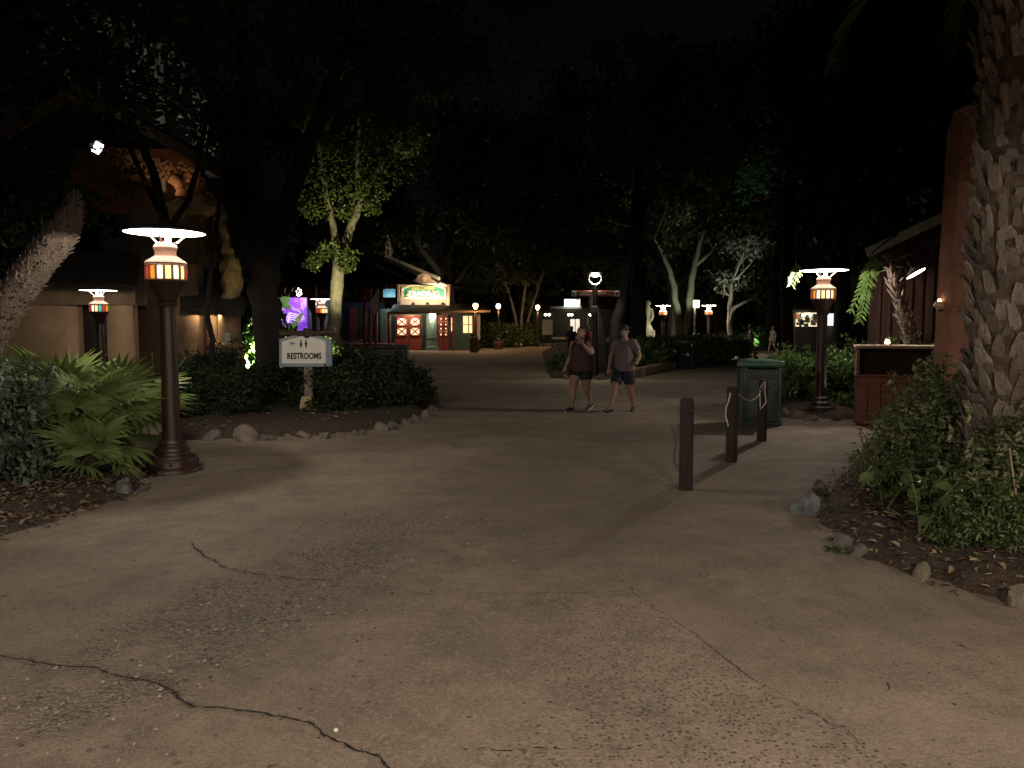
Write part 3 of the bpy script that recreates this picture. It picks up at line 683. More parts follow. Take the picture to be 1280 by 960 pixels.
# thatched eave over the doorways
lo.part('eave', quad3(P(225, 388, 20.), P(306, 388, 20.), P(300, 352, 22.2), P(225, 352, 22.2), .12), roof_m)
lo.part('eave', quad3(P(30, 352, 18.4), P(170, 356, 18.4), P(175, 318, 21), P(20, 310, 21), .18), roof_m)
fr = MB(); rg = random.Random(4)
for i in range(260):
    a = P(225 + 80 * rg.random(), 386, 20.); fr.tube([a, a + Vector((rg.uniform(-.05, .05), -.06, -rg.uniform(.05, .22)))], [.02, .004], 4)
tag(lo.part('thatch_fringe', fr, roof_m), kind='stuff')
for px in (251, 273):
    q = P(px, 389.5, 21.); lo.part('eave_bulb', MB().ell(q, (.11, .06, .05)), E('eave_bulb', (1, .75, .45), 14)); lo.light('eave_light', q + Vector((0, -.05, -.12)), 6, (1, .72, .42), .06)
# rocky arch, lit yellow
lo.part('door_frame', facing_box(93.5, 380, 97, 495, 19.22, .25, bev=.02), wood_md)
ap = [P(*p, 21.) for p in ((205, 268), (228, 259), (252, 256), (274, 262), (287, 284), (290, 318), (289, 352), (288, 386))]; am = MB(); q = []
for i in range(len(ap) - 1):
    for t in (0, .2, .4, .6, .8): q.append(ap[i].lerp(ap[i + 1], t) + Vector((rg.uniform(-.03, .03), rg.uniform(-.04, .04), rg.uniform(-.02, .02))))
am.tube(q, [.24 + .02 * math.sin(i * 1.9) + .03 * math.sin(i * .7) for i in range(len(q))], 12)
rj = random.Random(9); am.v = [(x + rj.uniform(-.05, .05), y + rj.uniform(-.05, .05), z + rj.uniform(-.04, .04)) for x, y, z in am.v]
lo.part('rock_arch', am, M('arch_rock', (.36, .27, .13), .95, .5, 3, .8), smooth=True)
lo.light('arch_light', P(300, 384, 20.0), 9, (1, .78, .35), .05, 110, (-.15, .25, 1))
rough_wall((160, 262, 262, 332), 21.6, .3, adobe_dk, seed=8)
# upper storey
up = lo.part('upper_wall', facing_box(90, 186, 250, 266, 22.4, .3), M('upper_orange', (.36, .17, .08), .85, .35, 2, .3))
lo.part('upper_wall_blue', facing_box(250, 214, 330, 262, 22.5, .3), M('upper_blue', (.05, .07, .11), .8, .2, 3, .2))
lo.part('soffit', facing_box(257, 204, 287, 218, 21.6, .5), M('soffit_blue', (.45, .52, .58), .7, .1, 3, .05))
lo.part('soffit_trim', facing_box(259, 217.5, 286, 220.5, 21.4, .2), white_p)
lo.part('gutter_post', facing_box(202, 215, 206, 240, 21.7, .08), white_p)
lo.part('fret_panel', facing_box(150, 213, 200, 226, 21.9, .08), M('fret_wood', (.4, .22, .11), .75, .4, 4, .4))
curl = MB()
cp_ = [(.16 * math.cos(a) * (1 - .07 * i), 0, .16 * math.sin(a) * (1 - .07 * i)) for i, a in enumerate(np.linspace(0, 5.2, 12))]
curl.tube(cp_, [.035] * 12, 5); cm = curl.mesh('fretwork')
fw = M('fret_wood', (.4, .22, .11), .75, .4, 4, .4)
for i in range(64):
    t = i / 63; px = 140 + 118 * t + rg.uniform(-4, 4); top = 186 + (px - 140) * .24; py = top + rg.random() ** 1.3 * (18 + 34 * max(0, t - .45))
    q = P(px, py, 21.2 + rg.uniform(-.1, .1)); o = lo.mesh('fretwork', cm, fw, q, (rg.uniform(-.3, .3), rg.uniform(0, 6.3), rg.uniform(-.3, .3))); s = rg.uniform(.6, 1.1); o.scale = (s, s, s)
for (x0, y0, x1, y1) in ((214, 222, 226, 238), (222, 238, 232, 246)):
    lo.part('bracket', MB().tube([P(x0, y0, 21.1), P((x0 + x1) / 2 + 4, (y0 + y1) / 2, 21.1), P(x1, y1, 21.1)], [.16, .13, .07], 8, flat=(1, .5)), fw, smooth=True)
lo.light('fringe_light', P(205, 246, 20.6), 8, (1, .6, .3), .1, 120, (0, .45, 1))
pk, re, le = P(96, 104, 20), P(300, 220, 20), P(-140, 250, 20)
gb = MB().prism([(le.x, le.z - .1), (re.x, re.z - .1), (pk.x, pk.z - .1)], 22.75, 22.95); lo.part('gable_wall', gb, wood_dk)
for a, b in ((pk, re), (le, pk)):
    lo.part('roof', quad3(a, b, (b.x, 27, b.z + .1), (a.x, 27, a.z + .1), .16), roof_m)
    dn = Vector((0, -.02, -.17)); fa = MB(); n = (b - a).normalized()
    ang = math.atan2(b.z - a.z, b.x - a.x); fa.box((a + b) / 2 + dn, ((b - a).length, .12, .26), Quaternion((0, 1, 0), -ang)); lo.part('fascia', fa, M('fascia', (.2, .15, .1), .8, .4, 4, .3, stretch=(.5, 4, 4)))
fl = Thing('flood_light', 'small bright white flood light high on the dark lodge roof', 'flood light', P(121, 192, 19.5))
fl.part('housing', MB().box(P(122, 184, 19.75), (.3, .3, .34), bev=.03), metal_dark)
fl.part('lens', MB().box(P(122, 185, 19.55), (.2, .04, .26), Quaternion((0, 1, 0), .5), bev=.01), E('flood_lens', (.95, .97, 1), 12)); fl.part('bracket', MB().tube([P(122, 184, 19.8), P(124, 176, 20.3)], .03, 6), metal_dark)

# ---- the trading store
D = 54.
st = Thing('trading_store', 'teal and red trading store with lit sign and dark hip roof', 'building', (P(520, 438, D).x, D, 0))
teal = M('store_teal', (.06, .105, .095), .7, .25, 3, .2); redp = M('store_red', (.2, .04, .03), .55, .25, 4, .15); blue_w = M('store_blue', (.03, .04, .07), .7, .2, 3, .2)
glow = E('shop_window_glow', (1, .6, .32), 1.0); glow2 = E('shop_window_dim', (1, .55, .25), 1.1)
st.part('wall', facing_box(476, 386, 600, 441, D + 1.0, .4), teal)
st.part('side_wall', facing_box(380, 378, 480, 441, D + 3.5, .4), blue_w)
st.part('porch_floor', facing_box(380, 430, 484, 441, D - 2.4, 5), M('porch_deck', (.16, .07, .06), .8, .3, 3, .2))
def door(px0, px1, cols, dep):
    o = st.part('door', facing_box(px0, 394, px1, 438.4, dep, .12), redp); wx = (px1 - px0)
    for c in range(cols):
        for r in range(2):
            a = px0 + wx * (c + .14) / cols; b = px0 + wx * (c + .86) / cols; y0 = 397 + r * 12.3
            st.part('door_pane', facing_box(a, y0, b, y0 + 10, dep - .03, .02), glow)
            f = MB(); A, B = P(a, y0, dep - .06), P(b, y0 + 10, dep - .06); f.tube([A, B], .042, 4); f.tube([(A.x, A.y, B.z), (B.x, B.y, A.z)], .042, 4)
            f.tube([A, (B.x, B.y, A.z), B, (A.x, A.y, B.z), A], .05, 4); st.part('door_lattice', f, redp)
    st.part('door_seam', facing_box((px0 + px1) / 2 - .3, 394, (px0 + px1) / 2 + .3, 438, dep - .02, .015), wood_dk)
door(494, 527, 2, D + .8); door(548, 560.5, 2, D + .8)
c0 = P(540, 438, D + .6); st.part('column', MB().lathe([(.5, 0), (.5, .25), (.43, .3), (.43, 2.75), (.5, 2.8)], 16, c=(c0.x, D + .9, 0)), M('store_column', (.16, .27, .23), .7, .2, 3, .2), smooth=True)
st.part('column_band', MB().lathe([(.46, .78), (.46, .86)], 16, c=(c0.x, D + .9, 0)), wood_dk)
q = P(540.5, 393, D + .3); st.part('wall_lamp', facing_box(537.5, 391, 544, 398, D + .25, .2, bev=.03), E('store_lamp', (1, .78, .5), 16)); st.light('wall_lamp_light', q + Vector((0, -.25, -.25)), 30, (1, .8, .55), .08)
for (a, b, y0, y1, g) in ((564, 567, 397, 414, glow), (579, 585, 395, 416, glow2), (586.5, 590, 395, 416, glow2)):
    st.part('window_pane', facing_box(a, y0, b, y1, D + .9, .06), g); st.part('window_frame', facing_box(a - .5, (y0 + y1) / 2 - .4, b + .5, (y0 + y1) / 2 + .4, D + .85, .06), redp)
q = P(512, 391, D + .5); st.part('door_lamp', MB().ell(q, (.2, .1, .07)), E('store_lamp', (1, .78, .5), 16)); st.light('door_light', q + Vector((0, -.5, -.1)), 70, (1, .7, .45), .08)
# awning roof with three small sign lamps
st.part('awning', quad3(P(487, 390, D - 1.8), P(612, 388.5, D - 1.8), P(604, 380, D + 1.2), P(492, 380, D + 1.2), .1), M('awning_dark', (.03, .022, .018), .9, .4, 3, .4))
st.part('awning_edge', MB().tube([P(487, 391.5, D - 1.85), P(540, 390.5, D - 1.85), P(613, 389, D - 1.85)], .09, 6), wood_md)
for px in (566.5, 594, 486):
    st.part('awning_post', facing_box(px - 1.2, 390, px + 1.2, 438.6, D - 1.5, .15), redp)
st.part('banner', facing_box(594, 392, 600, 424, D - .4, .03), M('banner_cloth', (.5, .44, .38), .9, .15, 3, .2))
st.part('parapet', facing_box(499, 370.5, 561, 381, D + .9, .3), M('store_cream', (.5, .4, .3), .8, .2, 3, .2))
bd = st.part('sign_board', (lambda a, b, t: MB().prism([(a.x, a.z), (b.x, a.z), (b.x, b.z - .28), (b.x * .75 + a.x * .25, b.z), (b.x * .25 + a.x * .75, b.z), (a.x, b.z - .28)], D + .35, D + .5))(P(502, 372, D), P(556, 355, D), 0), M('sign_green', (.06, .34, .22), .6, .12, 3, .05))
A, B = P(502, 372, D), P(556, 355, D); fm = MB(); zt = B.z
pts = [(A.x, A.z), (B.x, A.z), (B.x, zt - .28), (B.x * .75 + A.x * .25, zt), (B.x * .25 + A.x * .75, zt), (A.x, zt - .28), (A.x, A.z)]
for i in range(6): fm.tube([(pts[i][0], D + .34, pts[i][1]), (pts[i + 1][0], D + .34, pts[i + 1][1])], .09, 6)
st.part('sign_frame', fm, M('sign_cream', (.72, .62, .45), .6, .1, 5, .1))
cx = (A.x + B.x) / 2
st.mesh('sign_lettering', text_mesh('DISCOVERY', .33, .02, .95, .01), M('sign_gold', (.72, .58, .22), .5, .1, 5, 0), (cx, D + .32, zt - .27))
st.mesh('sign_lettering', text_mesh('TRADING', .5, .02, 1., .02), white_p, (cx, D + .32, zt - .66))
zc = zt; st.part('sign_crest', MB().prism([(cx - 1.05, zc + .02), (cx + 1.05, zc + .02), (cx + .75, zc + .25), (cx + .5, zc + .4), (cx + .42, zc + .62), (cx + .12, zc + .74), (cx - .12, zc + .74), (cx - .42, zc + .62), (cx - .5, zc + .4), (cx - .75, zc + .25)], D + .38, D + .55), M('crest_wood', (.3, .2, .13), .8, .35, 4, .4))
st.part('crest_emblem', MB().ell((cx, D + .36, zc + .38), (.22, .06, .22)), M('crest_emblem', (.42, .28, .14), .7, .3, 4, .3))
for sx in (-1, 1):
    for k in range(3): st.part('crest_scroll', MB().ell((cx + sx * (1.15 + .2 * k), D + .36, zc - .0 - .05 * k), (.14, .07, .12)), M('sign_cream', (.72, .62, .45)))
    st.part('sign_post', MB().tube([(cx + sx * 1.72, D + .4, A.z - .55), (cx + sx * 1.78, D + .4, zt + .0)], [.1, .12], 8), M('sign_post_wood', (.4, .27, .18), .8, .3, 4, .3), smooth=True)
    st.part('sign_animal', MB().ell((cx + sx * .85, D + .33, A.z + .1), (.34, .09, .17)).ell((cx + sx * .85 - .28, D + .3, A.z + .26), (.12, .08, .11)).tube([(cx + sx * .85 + .2, D + .33, A.z + .1), (cx + sx * .85 + .34, D + .33, A.z - .12)], .05, 6), M('sign_cream', (.72, .62, .45)), smooth=True)
for px in (516.5, 534.5, 553.5):
    q = P(px, 380, D - .6); st.part('sign_lamp', MB().lathe([(.02, .12), (.1, .05), (.14, -.04)], 10, c=q), metal_dark); st.light('sign_lamp_light', q + Vector((0, .1, .05)), 130, (1, .8, .55), .06, 140, (0, .85, .75))
st.part('panel_sky_blue', facing_box(479, 361, 494, 371.5, D + 1.4, .2), M('panel_blue', (.25, .5, .6), .7, .1, 3, .05)); st.light('panel_light', P(487, 376, D + .6), 30, (.75, .95, 1), .06)
# hip roof with cream ridge cap and carved animal finial
pkp = P(485, 322, D + 5); ev = [P(405, 352, D - 2.5), P(566, 358, D + .8), P(600, 362, D + 12), P(420, 352, D + 12)]
rm = MB(); rm.add([pkp] + ev, [(0, 1, 2), (0, 2, 3), (0, 3, 4), (0, 4, 1), (4, 3, 2, 1)]); st.part('roof', rm, roof_m)
st.part('ridge_cap', MB().tube([pkp + Vector((0, -.1, .06)), pkp.lerp(ev[1], .8) + Vector((0, -.1, .1))], [.13, .15], 8), M('ridge_cream', (.72, .6, .45), .7, .2, 3, .1)); st.light('ridge_light', P(566, 352, D - 1.5), 420, (1, .85, .6), .06, 50, pkp.lerp(ev[1], .4) - P(566, 352, D - 1.5))
fin = MB(); b = pkp + Vector((0, -.05, 0)); S = lambda x, z: b + Vector((x, 0, z))
fin.box(S(0, .1), (.5, .4, .2), bev=.04); fin.tube([S(-.15, .15), S(-.14, .55), S(-.1, .9)], [.07, .08, .16], 8); fin.tube([S(.15, .15), S(.14, .55), S(.05, .95)], [.07, .08, .16], 8)
fin.tube([S(-.02, .8), S(.02, 1.2), S(-.03, 1.45)], [.24, .2, .13], 8); fin.ell(S(-.08, 1.58), (.16, .12, .13)); fin.tube([S(-.2, 1.58), S(-.32, 1.5)], [.07, .04], 6); fin.tube([S(.02, 1.65), S(.08, 1.85)], [.05, .02], 5); fin.tube([S(.2, .9), S(.33, .5), S(.25, .2)], [.06, .04, .03], 5)
st.part('finial_animal', fin, M('finial_wood', (.4, .32, .24), .8, .3, 4, .3), smooth=True)
# left porch with red posts, rail and purple mural
st.part('porch_roof', quad3(P(330, 358, D - 3), P(482, 358, D - 3), P(486, 346, D + 2), P(330, 346, D + 2), .2), roof_m)
st.part('porch_beam', facing_box(340, 374, 478, 378, D - 2.8, .2), wood_dk)
for px in (421, 456, 462.5, 470):
    st.part('porch_post', MB().tube([P(px, 436, D - 2.7), P(px + .5, 360, D - 2.7)], [.13, .1], 8), redp, smooth=True)
for a_, b_, m__ in ((427, 434, black), (437, 447, redp), (449, 453, wood_dk), (473, 477, wood_dk), (400, 412, wood_dk)): st.part('porch_panel', facing_box(a_, 384, b_, 438, D + 3.2, .15), m__)
st.part('porch_counter', facing_box(440, 424, 466, 438, D + 1.5, .5), wood_dk)
st.part('porch_brace', MB().tube([P(456, 378, D - 2.7), P(449, 368, D - 2.7)], .09, 6), redp)
st.part('rope_rail', MB().tube([P(421 + i * 5, 424 + 3.2 * (1 - ((i - 3.5) / 3.5) ** 2), D - 2.7) for i in range(8)], .03, 5), M('rope', (.5, .45, .38), .9))
st.part('hung_cloth', MB().prism([(P(466, 0, D).x, P(0, 382, D).z), (P(479, 0, D).x, P(0, 362, D).z), (P(478, 0, D).x, P(0, 378, D).z), (P(473, 0, D).x, P(0, 395, D).z)], D - 3.1, D - 3.05), M('banner_cloth', (.5, .44, .38)))
st.light('porch_light', P(440, 385, D + 1.5), 4, (.4, .5, 1.), .1); st.light('porch_light', P(470, 400, D + 1.), 7, (.6, .35, 1.), .1)

# ---- mural pavilion, lit purple
mu = Thing('mural_pavilion', 'pavilion bay with glowing purple jungle mural and blue wall', 'building', (P(375, 430, 40).x, 40, 0))
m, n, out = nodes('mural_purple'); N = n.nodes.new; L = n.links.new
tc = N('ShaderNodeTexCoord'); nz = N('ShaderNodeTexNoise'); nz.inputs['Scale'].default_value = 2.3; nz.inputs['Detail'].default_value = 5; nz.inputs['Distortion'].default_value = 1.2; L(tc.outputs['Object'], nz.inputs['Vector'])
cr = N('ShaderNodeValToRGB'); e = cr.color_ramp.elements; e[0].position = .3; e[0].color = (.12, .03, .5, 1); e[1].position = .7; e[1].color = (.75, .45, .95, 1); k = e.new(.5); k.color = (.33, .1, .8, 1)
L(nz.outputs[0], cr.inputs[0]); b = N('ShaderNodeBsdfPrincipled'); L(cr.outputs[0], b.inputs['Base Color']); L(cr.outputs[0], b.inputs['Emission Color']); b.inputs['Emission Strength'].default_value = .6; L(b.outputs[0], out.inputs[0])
mu.part('mural', facing_box(346, 372, 383, 416, 40, .1), m)
for (x, y, rx, rz, rot) in ((352, 378, .5, .25, .5), (357, 382, .3, .16, -.4), (365, 408, .6, .13, .7), (370, 403, .55, .12, 1.), (362, 411, .5, .12, .3), (372, 398, .4, .1, .8)):
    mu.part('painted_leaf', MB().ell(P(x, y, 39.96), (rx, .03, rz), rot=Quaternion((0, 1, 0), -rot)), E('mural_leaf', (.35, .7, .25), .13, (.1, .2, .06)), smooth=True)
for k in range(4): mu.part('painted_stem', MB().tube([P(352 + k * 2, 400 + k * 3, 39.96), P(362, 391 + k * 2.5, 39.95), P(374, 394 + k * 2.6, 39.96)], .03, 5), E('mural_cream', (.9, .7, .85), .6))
mu.part('blue_wall', facing_box(384, 372, 412, 432, 40.2, .2), M('pav_blue', (.16, .2, .27), .7, .2, 3, .2)); mu.part('base_wall', facing_box(340, 416, 420, 432, 39.9, .2), wood_dk)
mu.part('pillar', MB().prism([(P(x, 0, 39).x, P(0, y, 39).z) for x, y in ((386, 350), (378, 372), (379, 385), (383, 392), (384, 440), (388, 440), (389, 350))], 38.8, 39.2), wood_dk)
mu.part('pavilion_roof', quad3(P(320, 356, 37.5), P(432, 352, 37.5), P(420, 335, 42), P(330, 335, 42), .2), roof_m)
for k in range(3): mu.part('lattice', MB().tube([P(350 + k * 9, 357, 39), P(359 + k * 9, 371, 39)], .05, 5).tube([P(359 + k * 9, 357, 39), P(350 + k * 9, 371, 39)], .05, 5), wood_dk)
q = P(373.5, 365, 39.4); mu.part('hanging_lamp', MB().lathe([(.03, .2), (.12, .12), (.15, -.14), (.06, -.2)], 10, c=q), E('hang_lamp', (1, .92, .75), 14), smooth=True); mu.part('flood_can', MB().lathe([(.1, -.12), (.2, .1)], 10, c=P(353, 352, 38.5)), M('can_tan', (.4, .25, .15)))
mu.light('hanging_light', q + Vector((.0, -.3, -.2)), 15, (1, .85, .6), .08); mu.light('wall_wash', P(396, 380, 38.9), 10, (.8, .85, 1), .1)

# ---- far shop across the plaza
fs = Thing('far_shop', 'dark far shop with glowing sign board beyond the central lamp', 'building', (P(715, 430, 76).x, 76, 0))
D2 = 76.; fs.part('wall', facing_box(640, 386, 800, 430, D2 + 2, .4), M('shop_dark', (.03, .028, .024), .8, .3, 3, .2))
fs.part('roof', quad3(P(640, 386, D2 - 1), P(800, 386, D2 - 1), P(790, 370, D2 + 5), P(650, 370, D2 + 5), .3), roof_m); fs.part('fascia', facing_box(688, 383, 727, 386, D2 - 1.1, .1), M('shop_fascia', (.35, .4, .42), .6))
fs.part('sign_board', facing_box(705.5, 374, 725, 383.5, D2 - 1.5, .15), E('shop_sign', (.95, 1, .72), 1.7)); fs.part('sign_stroke', facing_box(709, 377, 722, 378, D2 - 1.56, .04), E('shop_sign_ink', (.5, .65, .3), .5)); fs.part('sign_stroke', facing_box(708, 380, 721, 381, D2 - 1.56, .04), E('shop_sign_ink', (.5, .65, .3), .5))
fs.part('door', facing_box(713, 399, 718.5, 416, D2 + 1.8, .1), E('shop_door', (1, .9, .7), .55)); fs.part('door', facing_box(719.5, 399, 724.5, 416, D2 + 1.8, .1), E('shop_door', (1, .9, .7), .55))
for px in (682, 686.5, 711, 714.5, 738, 741.5):
    q = P(px, 393.5, D2 + .5); fs.part('lamp_globe', MB().ell(q, (.14, .14, .11)), E('shop_globe', (1, .85, .55), 12))
fs.light('shop_light', P(712, 396, D2 - 1.5), 14, (1, .85, .6), .2); fs.light('shop_light', P(745, 400, D2 - 3), 16, (1, .9, .7), .2)
for px in (690, 735, 776, 798): fs.part('post', facing_box(px - .8, 386, px + .8, 430, D2 - .8, .2), M('shop_post', (.2, .19, .16), .8))
fs.part('paving_ledge', facing_box(690, 421.5, 812, 424, D2 - 10, .6), M('ledge', (.45, .42, .36), .8))

# ---- lit stall far right
sk = Thing('lit_stall', 'far open stall glowing with goods behind the right lamp post', 'stall', (P(1018, 442, 48).x, 48, 0))
D3 = 48.
sk.part('back_wall', facing_box(990, 384, 1052, 441, D3 + 1.6, .2), M('stall_wall', (.2, .16, .11), .8)); sk.part('roof', quad3(P(984, 388, D3 - .6), P(1060, 388, D3 - .6), P(1058, 376, D3 + 2), P(986, 376, D3 + 2), .15), roof_m)
sk.part('shelf_glow', facing_box(995, 391, 1026, 408, D3 + 1.5, .05), E('stall_glow', (1, .85, .5), 1.1, (.8, .7, .5)))
rg = random.Random(21)
for i in range(26): sk.part('goods', MB().box(P(996 + rg.random() * 29, 394 + rg.random() * 13, D3 + 1.2), (rg.uniform(.1, .28), .12, rg.uniform(.12, .4)), bev=.02), M('goods_%d' % (i % 5), [(.5, .2, .1), (.5, .45, .3), (.1, .12, .2), (.35, .3, .1), (.04, .04, .04)][i % 5]))
sk.part('umbrella', MB().lathe([(.75, 0), (.4, .22), (.02, .32)], 12, c=P(1017, 398, D3 + .6), closed=False), black, smooth=True)
sk.part('rack_glow', facing_box(1034.5, 392, 1042, 407, D3 + .6, .05), E('rack_glow', (.6, .7, 1), 1.6))
for i in range(4): sk.part('rack_bar', facing_box(1035 + i * 2.2, 390, 1035.8 + i * 2.2, 412, D3 + .4, .05), black)
sk.part('counter', facing_box(993, 408, 1030, 441, D3 + .2, .6, bev=.03), M('stall_counter', (.07, .06, .05), .7)); sk.part('cabinet', facing_box(1046, 398, 1058, 441, D3 + .3, .6, bev=.03), metal_dark)
q = P(1004, 394, D3 + .9); sk.part('bulb', MB().ell(q, (.1, .1, .1)), E('stall_bulb', (1, .95, .8), 10)); sk.light('stall_light', q + Vector((.3, -.4, .1)), 45, (1, .85, .6), .1); sk.light('stall_front_light', P(1005, 388, D3 - 1.2), 9, (1, .9, .75), .1)
sk.part('post', facing_box(991, 388, 993, 441, D3 - .4, .12), wood_md)

# ---- right: terracotta wall and building with pitched roof
tw = Thing('terracotta_wall', 'tall terracotta stucco wall end behind the big palm trunk', 'wall', (P(1200, 500, 10.2).x, 10.2, 0))
a = P(1192, 138, 10.5); b = P(1186, 500, 10.2); wm = MB(); nz_ = 24
xs = lambda z: P(1184 + 8 * min(1, z / 4.4), 400, 10.5).x
poly = [(xs(a.z * i / nz_) + .004 * math.sin(i * 1.7), a.z * i / nz_) for i in range(nz_ + 1)]; poly[-1] = (poly[-1][0] + .06, a.z + .02)
wm.prism(poly + [(a.x + 4.5, a.z + .05), (a.x + 4.5, 0)], 10.5, 10.85); tw.part('stucco', wm, M('terracotta', (.27, .125, .078), .9, .4, 1.3, .35)); tw.part('coping', MB().box((a.x + 2.42, 10.68, a.z + .05), (4.5, .3, .06), bev=.01), M('terracotta', (.42, .15, .085)))
rb = Thing('dark_shed', 'dark timber building with pitched eave left of the terracotta wall', 'building', (P(1150, 480, 17).x, 17, 0))
rb.part('wall', facing_box(1092, 312, 1240, 492, 17.5, .4), M('shed_wall', (.06, .028, .02), .8, .35, 2, .3, stretch=(8, 1, 1)))
e0, e1 = P(1083, 312, 16.5), P(1200, 257, 16.5); rb.part('roof', quad3(e0, e1, P(1215, 257, 20.5), P(1093, 310, 20.5), .1), roof_m)
ang = math.atan2(e1.z - e0.z, e1.x - e0.x); rb.part('bargeboard', MB().box((e0 + e1) / 2 + Vector((0, -.03, -.07)), ((e1 - e0).length, .08, .2), Quaternion((0, 1, 0), -ang)), M('bargeboard', (.22, .2, .16), .8, .3, 4, .3))
for i in range(7):
    q = P(1098 + i * 13, 318, 17.4); rb.part('board_batten', facing_box(1097 + i * 13, 312 - i * 5.5, 1098.5 + i * 13, 490, 17.42, .06), M('shed_wall', (.12, .05, .035)))
# ------------------------------------------------------------------ trees
def PP(lst, d): return [P(x, y, d) for x, y in lst]
D = 18.
tree('oak_tree', 'massive dark tree forking into a V behind the restrooms sign', (P(322, 480, D).x, D, 0), [
    ([Vector((P(334, 480, D).x, D, -.1))] + PP([(333, 400), (328, 330), (319, 270)], D), [.46, .33, .35, .36], 0),
    (PP([(316, 275), (312, 200), (310, 120), (300, 40), (292, -60)], D), [.34, .27, .23, .19, .12], 2),
    (PP([(330, 345), (346, 290), (366, 235), (384, 185), (402, 140), (425, 70), (440, -10)], D + .1), [.3, .24, .2, .18, .16, .12, .07], 2),
    (PP([(310, 320), (292, 250), (284, 180), (262, 110), (238, 30)], D - .1), [.3, .24, .2, .16, .1], 2),
    (PP([(402, 140), (450, 90), (520, 60)], D - 1), [.16, .12, .08], 2),
    (PP([(300, 60), (240, 0), (180, -60)], D - 1), [.16, .12, .08], 2)],
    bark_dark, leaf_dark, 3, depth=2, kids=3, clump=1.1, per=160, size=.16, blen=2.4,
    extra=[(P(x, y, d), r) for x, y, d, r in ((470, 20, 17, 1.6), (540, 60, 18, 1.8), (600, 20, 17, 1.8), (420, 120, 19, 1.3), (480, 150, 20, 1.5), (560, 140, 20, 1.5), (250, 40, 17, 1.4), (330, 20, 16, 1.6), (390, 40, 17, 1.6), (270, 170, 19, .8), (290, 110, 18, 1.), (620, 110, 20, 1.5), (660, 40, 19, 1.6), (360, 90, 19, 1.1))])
D = 14.
tree('slender_tree', 'slender dark multi-stemmed tree rising behind the left lamp', (P(214, 500, D).x, D, 0), [
    ([Vector((P(214, 500, D).x, D, -.05))] + PP([(212, 420), (208, 330), (205, 268)], D), [.1, .09, .085, .08], 0),
    (PP([(206, 280), (192, 215), (170, 165), (148, 115), (118, 50), (90, -20)], D), [.085, .075, .07, .06, .05, .03], 1),
    (PP([(205, 272), (180, 225), (160, 180), (132, 130)], D + .2), [.06, .05, .04, .025], 1),
    (PP([(208, 290), (236, 250), (246, 215), (258, 150), (268, 60)], D - .1), [.06, .05, .045, .04, .025], 1)],
    bark_dark, leaf_dark, 5, depth=2, kids=3, clump=.7, per=70, size=.12, blen=1.3)
tree('slender_tree', 'thin bent trunk crossing the lit doorway right of left lamp', (P(264, 480, 16.5).x, 16.5, .05), [
    ([Vector((P(262, 480, 16.5).x, 16.5, 0))] + PP([(263, 455), (266, 425), (259, 395), (262, 350), (270, 290), (278, 220), (282, 150)], 16.5), [.07, .065, .06, .055, .05, .045, .035, .025], 1)],
    bark_dark, leaf_dark, 6, depth=1, kids=3, clump=.55, per=60, size=.12, blen=.9)
D = 11.5
tree('overhanging_tree', 'dark leafy canopy overhanging the leaning palm at upper left', (-9.6, D, 0), [([(-9.6, D, -.1), (-9.5, D, 2.5), (-9.2, D, 5), (-8.6, D, 6.5)], [.3, .25, .2, .14], 2), (PP([(-160, 210), (-60, 150), (40, 110), (110, 60)], D), [.14, .11, .08, .05], 2), (PP([(-150, 230), (-60, 225), (20, 215), (70, 225)], D - .5), [.1, .08, .06, .03], 0)],
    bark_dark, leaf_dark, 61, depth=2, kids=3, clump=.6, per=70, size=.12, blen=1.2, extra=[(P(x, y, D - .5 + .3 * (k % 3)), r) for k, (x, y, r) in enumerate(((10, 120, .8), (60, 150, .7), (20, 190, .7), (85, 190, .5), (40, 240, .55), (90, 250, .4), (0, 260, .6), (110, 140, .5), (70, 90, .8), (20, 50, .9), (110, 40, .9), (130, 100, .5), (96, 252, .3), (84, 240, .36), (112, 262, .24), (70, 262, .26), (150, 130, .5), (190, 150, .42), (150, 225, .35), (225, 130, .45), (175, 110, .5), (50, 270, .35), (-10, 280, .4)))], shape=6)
D = 26.
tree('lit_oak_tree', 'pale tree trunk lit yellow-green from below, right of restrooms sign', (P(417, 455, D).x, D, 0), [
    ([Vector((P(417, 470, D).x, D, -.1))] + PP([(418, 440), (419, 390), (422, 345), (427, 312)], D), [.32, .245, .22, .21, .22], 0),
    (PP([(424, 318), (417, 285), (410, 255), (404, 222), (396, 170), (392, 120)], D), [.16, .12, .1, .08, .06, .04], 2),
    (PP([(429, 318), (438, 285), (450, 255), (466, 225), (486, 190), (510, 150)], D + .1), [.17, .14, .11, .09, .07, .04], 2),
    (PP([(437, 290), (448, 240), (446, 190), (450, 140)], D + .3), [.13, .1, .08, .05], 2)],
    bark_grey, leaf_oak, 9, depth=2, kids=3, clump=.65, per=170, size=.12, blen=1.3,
    extra=[(P(x, y, D - .4), r) for x, y, r in ((398, 320, .38), (412, 312, .42), (438, 322, .42), (390, 330, .3), (430, 330, .35), (388, 250, .6), (382, 225, .6), (410, 205, .9), (470, 200, .9), (440, 170, 1.), (465, 260, .35), (480, 165, 1.), (400, 175, .9), (505, 215, .6), (530, 200, .6), (520, 170, .7), (500, 140, 1.1), (430, 215, .8), (455, 225, .8), (395, 265, .5), (420, 240, .6), (442, 245, .6), (472, 232, .6), (410, 185, .8), (450, 195, .8), (432, 265, .35), (465, 245, .5), (490, 200, .7), (380, 195, .6))])
D = 38.
